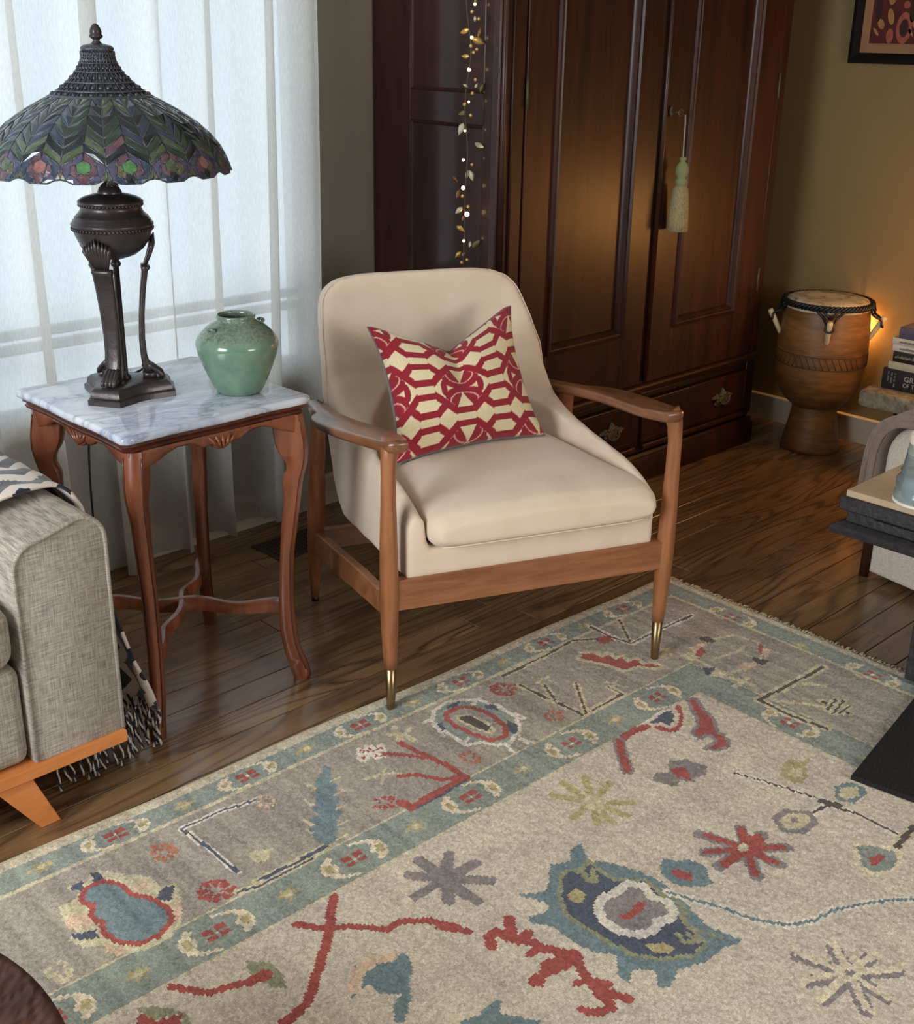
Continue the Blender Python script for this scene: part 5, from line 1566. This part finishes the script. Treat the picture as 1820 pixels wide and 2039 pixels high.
('l','R',[(860,869),(803,912)],'',6,15),
('l','R',[(860,869),(853,930)],'',6,15),
('l','R',[(860,869),(908,922)],'',6,15),
('l','R',[(860,869),(931,869)],'',6,15),
('l','R',[(860,869),(922,826)],'',6,15),
('l','R',[(861,862),(822,867)],'',6,30),
('l','R',[(864,872),(858,895)],'',6,24),
('p','L',[(868,855),(852,856),(848,869),(867,874),(874,864)],'',8),
('l','B',[(1068,846),(1049,894),(1026,944),(1014,988),(982,1037),(942,1060),(881,1072),(832,1097),(790,1121),(734,1165)],'W',6,6),
('l','G',[(1007,1170),(1033,1091)],'',6,26),
('l','G',[(1007,1170),(972,1123)],'',6,26),
('l','G',[(1007,1170),(950,1175)],'',6,26),
('l','G',[(1007,1170),(943,1219)],'',6,26),
('l','G',[(1007,1170),(1010,1237)],'',6,26),
('l','G',[(1007,1170),(1057,1230)],'',6,26),
('l','G',[(1007,1170),(1087,1174)],'',6,26),
('l','G',[(1007,1170),(1074,1134)],'',6,26),
('l','K2',[(1003,1168),(1028,1087)],'',6,14),
('l','K2',[(1028,1087),(1023,1077)],'',6,14),
('l','K2',[(1003,1168),(966,1119)],'',6,14),
('l','K2',[(966,1119),(961,1110)],'',6,14),
('l','K2',[(1003,1168),(944,1172)],'',6,14),
('l','K2',[(944,1172),(926,1174)],'',6,14),
('l','K2',[(1003,1168),(937,1216)],'',6,14),
('l','K2',[(937,1216),(919,1218)],'',6,14),
('l','K2',[(1003,1168),(1004,1234)],'',6,14),
('l','K2',[(1004,1234),(1003,1245)],'',6,14),
('l','K2',[(1003,1168),(1052,1227)],'',6,14),
('l','K2',[(1052,1227),(1050,1238)],'',6,14),
('l','K2',[(1003,1168),(1082,1170)],'',6,14),
('l','K2',[(1082,1170),(1093,1171)],'',6,14),
('l','K2',[(1003,1168),(1069,1130)],'',6,14),
('l','K2',[(1069,1130),(1080,1131)],'',6,14),
('p','K2',[(1002,1148),(974,1167),(984,1185),(1007,1186),(1021,1168)],'',8),
('p','G',[(1005,1159),(992,1170),(1000,1179),(1011,1169)],'',8),
('l','M',[(691,887),(621,895),(602,950),(604,1041),(571,1081)],'W',6,6),
('l','M',[(621,879),(605,909)],'',6,14),
('p','L',[(738,854),(702,854),(673,887),(693,908),(735,907),(756,882)],'G',8),
('p','G',[(714,870),(701,878),(714,890),(726,882)],'',8),
('l','M',[(555,1043),(642,1054)],'L',6,12),
('p','T',[(693,995),(667,1025),(652,1059),(671,1077),(706,1086),(743,1067),(746,1037),(716,1016)],'K2',8),
('p','R',[(711,1035),(679,1046),(681,1054),(717,1056),(727,1048)],'',8),
('l','R',[(1842,470),(1824,491),(1804,519),(1770,530),(1737,544)],'',6,14),
('p','S',[(1720,498),(1697,523),(1692,559),(1707,590),(1723,571),(1735,531)],'',8),
('l','R',[(1737,544),(1713,545)],'',6,20),
('p','R',[(1914,492),(1899,491),(1898,516),(1875,522),(1858,528),(1876,558),(1926,514)],'',8),
('p','S',[(1908,470),(1882,488),(1863,510),(1852,538),(1864,568),(1872,561),(1858,528),(1896,512)],'',8),
('l','R',[(1609,480),(1591,504)],'',6,14),
('l','t',[(1693,145),(1668,183)],'',6,4),
('l','t',[(1679,141),(1682,187)],'',6,4),
('l','t',[(1666,150),(1695,177)],'',6,4),
('l','t',[(1661,168),(1700,160)],'',6,4),
('l','t',[(1680,295),(1649,342)],'',6,4),
('l','t',[(1661,290),(1667,346)],'',6,4),
('l','t',[(1645,302),(1684,335)],'',6,4),
('l','t',[(1640,324),(1689,313)],'',6,4),
('l','t',[(1966,299),(1944,333)],'',6,4),
('l','t',[(1954,295),(1955,337)],'',6,4),
('l','t',[(1943,303),(1967,329)],'',6,4),
('l','t',[(1938,319),(1971,313)],'',6,4),
('l','t',[(803,128),(773,175)],'',6,4),
('l','t',[(781,125),(794,176)],'',6,4),
('l','t',[(763,139),(812,163)],'',6,4),
('l','t',[(760,159),(816,143)],'',6,4),
('l','t',[(799,290),(778,328)],'',6,4),
('l','t',[(780,287),(796,331)],'',6,4),
('l','t',[(766,297),(810,321)],'',6,4),
('l','t',[(765,314),(811,304)],'',6,4),
('l','t',[(1052,287),(1031,322)],'',6,4),
('l','t',[(1036,284),(1047,325)],'',6,4),
('l','t',[(1023,294),(1060,316)],'',6,4),
('l','t',[(1021,309),(1062,300)],'',6,4),
('l','t',[(1289,293),(1264,331)],'',6,4),
('l','t',[(1273,291),(1280,333)],'',6,4),
('l','t',[(1259,301),(1294,323)],'',6,4),
('l','t',[(1255,318),(1298,307)],'',6,4),
('l','t',[(1458,137),(1437,172)],'',6,4),
('l','t',[(1444,133),(1451,176)],'',6,4),
('l','t',[(1432,142),(1463,167)],'',6,4),
('l','t',[(1429,158),(1466,151)],'',6,4),
('l','W',[(1197,140),(1176,177)],'',6,4),
('l','W',[(1180,136),(1192,181)],'',6,4),
('l','W',[(1167,145),(1205,172)],'',6,4),
('l','W',[(1165,162),(1207,155)],'',6,4)]

RC = {'K': (214, 202, 184), 'T': (150, 158, 148), 't': (170, 162, 149), 'L': (210, 200, 168), 'W': (228, 220, 206), 'N': (92, 98, 112), 'M': (96, 88, 80), 'R': (172, 90, 82), 'O': (186, 118, 92), 'Y': (186, 174, 130), 'P': (222, 194, 166), 'B': (124, 142, 146), 'G': (148, 140, 138), 'k': (230, 216, 188), 'S': (156, 156, 126), 'E': (208, 198, 172)}
RL = {k: np.array(lin(v)) for k, v in RC.items()}
sS = np.concatenate([np.arange(0, 2.34, .0048), np.arange(2.34, 3.6, .03)])
tT = np.concatenate([np.arange(0, 1.36, .0048), np.arange(1.36, 2.45, .03)])
cs1 = (sS[:-1] + sS[1:]) / 2; ct1 = (tT[:-1] + tT[1:]) / 2
SS, TT = np.meshgrid(cs1, ct1, indexing='ij')
img = np.zeros(SS.shape + (3,)); img[:] = RL['K']


def put(mask, c): img[mask] = RL[c]


D = np.minimum(SS, TT)           # distance from the nearer visible edge (mitred corner)
put(D < .462, 'L'); put(D < .456, 'T'); put(D < .362, 'L'); put(D < .354, 't'); put(D < .096, 'L'); put(D < .088, 'T'); put(D < .030, 'E')
rs = np.random.RandomState(7)


def guard_unit(ds, dt, w, flip=1):
    """crescent pair with a red four-petal mark; ds along, dt across"""
    for sg in (1, -1):
        x = ds * sg; y = dt * sg * flip
        ang = np.degrees(np.arctan2(y / (w * .48), x / .070)); rr = np.hypot(x / .070, y / (w * .48))
        arm = (ang > -55) & (ang < 80)
        thick = .16 + .32 * np.exp(-((ang + 8) / 30) ** 2)
        yield 'k', arm & (rr < 1.0) & (rr > 1.0 - thick)
        yield 'Y', (abs(ang + 8) < 18) & (rr < .90) & (rr > 1.0 - thick + .14)
    for a, b in ((1, 1), (1, -1), (-1, 1), (-1, -1)):
        yield 'R', (abs(ds - a * .012) < .0085) & (abs(dt - b * .009) < .0062)
    yield 'k', (abs(ds) < .0035) & (abs(dt) < .0035)


def flower(ds, dt):
    r_ = np.hypot(ds / .025, dt / .018); an = np.arctan2(dt, ds)
    yield 'Y', (r_ < .72 + .28 * np.cos(an * 6)) ; yield 'L', r_ < .35


for s0 in [.255 + .293 * k for k in range(-0, 12)]:
    for t0, w in ((.058, .066), (.4095, .090)):
        if t0 > .3 and s0 < .45: continue
        for c, m_ in guard_unit(SS - s0, TT - t0, w): put(m_, c)
        if s0 + .1465 > (.40 if t0 > .3 else .1):
            for c, m_ in flower(SS - s0 - .1465, TT - t0): put(m_, c)
for t0_ in [.278 + .403 * k for k in range(0, 6)]:
    for c, m_ in guard_unit(TT - t0_, SS - .072, .075, -1): put(m_, c)
    for c, m_ in flower(TT - t0_ - .205, SS - .075): put(m_, c)
for t0_ in [.673 + .403 * k for k in range(0, 5)]:
    for c, m_ in guard_unit(TT - t0_, SS - .412, .085, -1): put(m_, c)
    for c, m_ in flower(TT - t0_ - .2, SS - .412): put(m_, c)


def seg_dist(px, py, a, b):
    ax, ay = a; bx_, by_ = b; dx, dy = bx_ - ax, by_ - ay; L2 = dx * dx + dy * dy + 1e-12
    q = np.clip(((px - ax) * dx + (py - ay) * dy) / L2, 0, 1)
    return np.hypot(px - ax - q * dx, py - ay - q * dy)


CK = {'K2': 'k'}
for it in RUG:
    pts = [(a / 1000, b / 1000) for a, b in it[2]]
    m_ = .03; x0, x1 = min(p[0] for p in pts) - m_, max(p[0] for p in pts) + m_; y0, y1 = min(p[1] for p in pts) - m_, max(p[1] for p in pts) + m_
    i0, i1 = np.searchsorted(cs1, [x0, x1]); j0, j1 = np.searchsorted(ct1, [y0, y1])
    if i1 <= i0 or j1 <= j0: continue
    px, py = SS[i0:i1, j0:j1], TT[i0:i1, j0:j1]; sub = img[i0:i1, j0:j1]
    n = len(pts); dist = np.full(px.shape, 9.0)
    for k in range(n if it[0] == 'p' else n - 1): dist = np.minimum(dist, seg_dist(px, py, pts[k], pts[(k + 1) % n]))
    if it[0] == 'p':
        ins = np.zeros(px.shape, bool)
        for k in range(n):
            (ax, ay), (bx_, by_) = pts[k], pts[(k + 1) % n]
            if ay != by_:
                c_ = ((ay > py) != (by_ > py)) & (px < (bx_ - ax) * (py - ay) / (by_ - ay) + ax); ins ^= c_
        if it[3]: sub[dist < it[4] / 1000] = RL[CK.get(it[3], it[3])]
        keep = ins & (dist > (it[4] / 2000 if it[3] else 0))
        sub[keep] = RL[CK.get(it[1], it[1])]
    else:
        w_ = it[5] / 2000
        if it[3]: sub[dist < w_ + it[4] / 1000] = RL[CK.get(it[3], it[3])]
        sub[dist < w_] = RL[CK.get(it[1], it[1])]
# repeat border figures beyond the visible part are left plain
# abrash: streaks across the border, mottling per knot


def sm(n, step):
    k = rs.rand(int(n / step) + 3); return np.interp(np.arange(n) / step, np.arange(len(k)), k)


ab = (sm(len(cs1), 3)[:, None] - .5) * .34 + (sm(len(cs1), 14)[:, None] - .5) * .20
ab = np.where((TT < .46) | (SS < .46), 1.0, .35) * ab
big = np.array([sm(len(ct1), 9) for _ in range(int(len(cs1) / 12) + 2)])
bigf = np.array([[np.interp(i / 12, range(len(big)), big[:, 0])] for i in range(2)])
bl = np.stack([np.interp(np.arange(len(cs1)) / 12, np.arange(len(big)), big[:, j]) for j in range(len(ct1))], 1)
noise = rs.rand(*SS.shape)
fac = 1 + ab + (bl - .5) * .22 + (noise - .5) * .38
warm = 1 + (bl - .5) * .10
img = img * fac[..., None]; img[..., 2] /= warm
img = np.clip(img, 0, 1)
a_ = R(-1.6); ox, oy = 2.585, 1.785; Xd = (-math.cos(a_), -math.sin(a_)); Yd = (math.sin(a_), -math.cos(a_))
VS, VT = np.meshgrid(sS, tT, indexing='ij')
edge = .004 * np.sin(VS * 9) * np.exp(-VT * 9)
VTt = VT + edge
zz = .0085 + (rs.rand(*VS.shape) - .5) * .0028 + .0012 * ((np.arange(VS.shape[0]) % 2)[:, None])
zz[0, :] = .002; zz[:, 0] = .002; zz[-1, :] = .002; zz[:, -1] = .002
jit = (rs.rand(*VS.shape) - .5) * .0012
wx_ = ox + Xd[0] * (VS + jit) + Yd[0] * VTt; wy_ = oy + Xd[1] * VS + Yd[1] * (VTt + jit)
verts = np.stack([wx_, wy_, zz], -1).reshape(-1, 3)
ni, nj = VS.shape
ii, jj = np.meshgrid(np.arange(ni - 1), np.arange(nj - 1), indexing='ij'); q0 = (ii * nj + jj).ravel()
faces = np.stack([q0, q0 + nj, q0 + nj + 1, q0 + 1], -1)
me = bpy.data.meshes.new('rug_pile')
me.vertices.add(len(verts)); me.vertices.foreach_set('co', verts.ravel())
me.loops.add(faces.size); me.loops.foreach_set('vertex_index', faces.ravel().astype(np.int32))
me.polygons.add(len(faces)); me.polygons.foreach_set('loop_start', np.arange(0, faces.size, 4, dtype=np.int32)); me.polygons.foreach_set('loop_total', np.full(len(faces), 4, dtype=np.int32))
me.update(calc_edges=True)
at_ = me.attributes.new('knot', 'FLOAT_COLOR', 'FACE')
at_.data.foreach_set('color', np.concatenate([img.reshape(-1, 3), np.ones((len(faces), 1))], 1).ravel())
t = NT('wool_knots'); atn = t.n('ShaderNodeAttribute', attribute_name='knot')
v = t.coord('World')
c_ = t.mix(1.0, atn.outputs['Color'], t.ramp(t.noise(v, 420, 2), [(.3, (.72, .72, .72)), (.7, (1.16, 1.16, 1.16))]), 'MULTIPLY')
t.base(c_, .95, 0, .12, sheen=.15); t.bump(t.noise(v, 600, 2), .4, .002)
me.materials.append(t.m)
RG = empty('area_rug', (0, 0, 0)); tag(RG, 'large hand-knotted wool rug in cream and sage with red and navy motifs', 'rug')
ro = bpy.data.objects.new('rug_pile', me); COL.objects.link(ro); ro.parent = RG
wl = plain('rug_selvedge', (198, 186, 156), .95, nscale=200, nstr=.2, bump=.4, bscale=400)


def rw(s, t_, z): return (ox + Xd[0] * s + Yd[0] * t_, oy + Xd[1] * s + Yd[1] * t_, z)


b = MB(); b.tube([rw(s, .002 + .004 * math.sin(s * 9), .0048) for s in np.linspace(0, 3.55, 160)], .0046, 8); b.build('selvedge', wl, RG, smooth=True)
b = MB(); rg = random.Random(2)
for k in range(330):
    t_ = .004 + k * .0073; L = rg.uniform(.008, .024)
    b.tube([rw(.004, t_, .005), rw(-L * .5, t_ + rg.uniform(-.004, .004), .0062), rw(-L, t_ + rg.uniform(-.008, .008), .0032)], [.0032, .003, .0016], 5)
tag(b.build('fringe', wl, RG, smooth=True), kind='stuff')
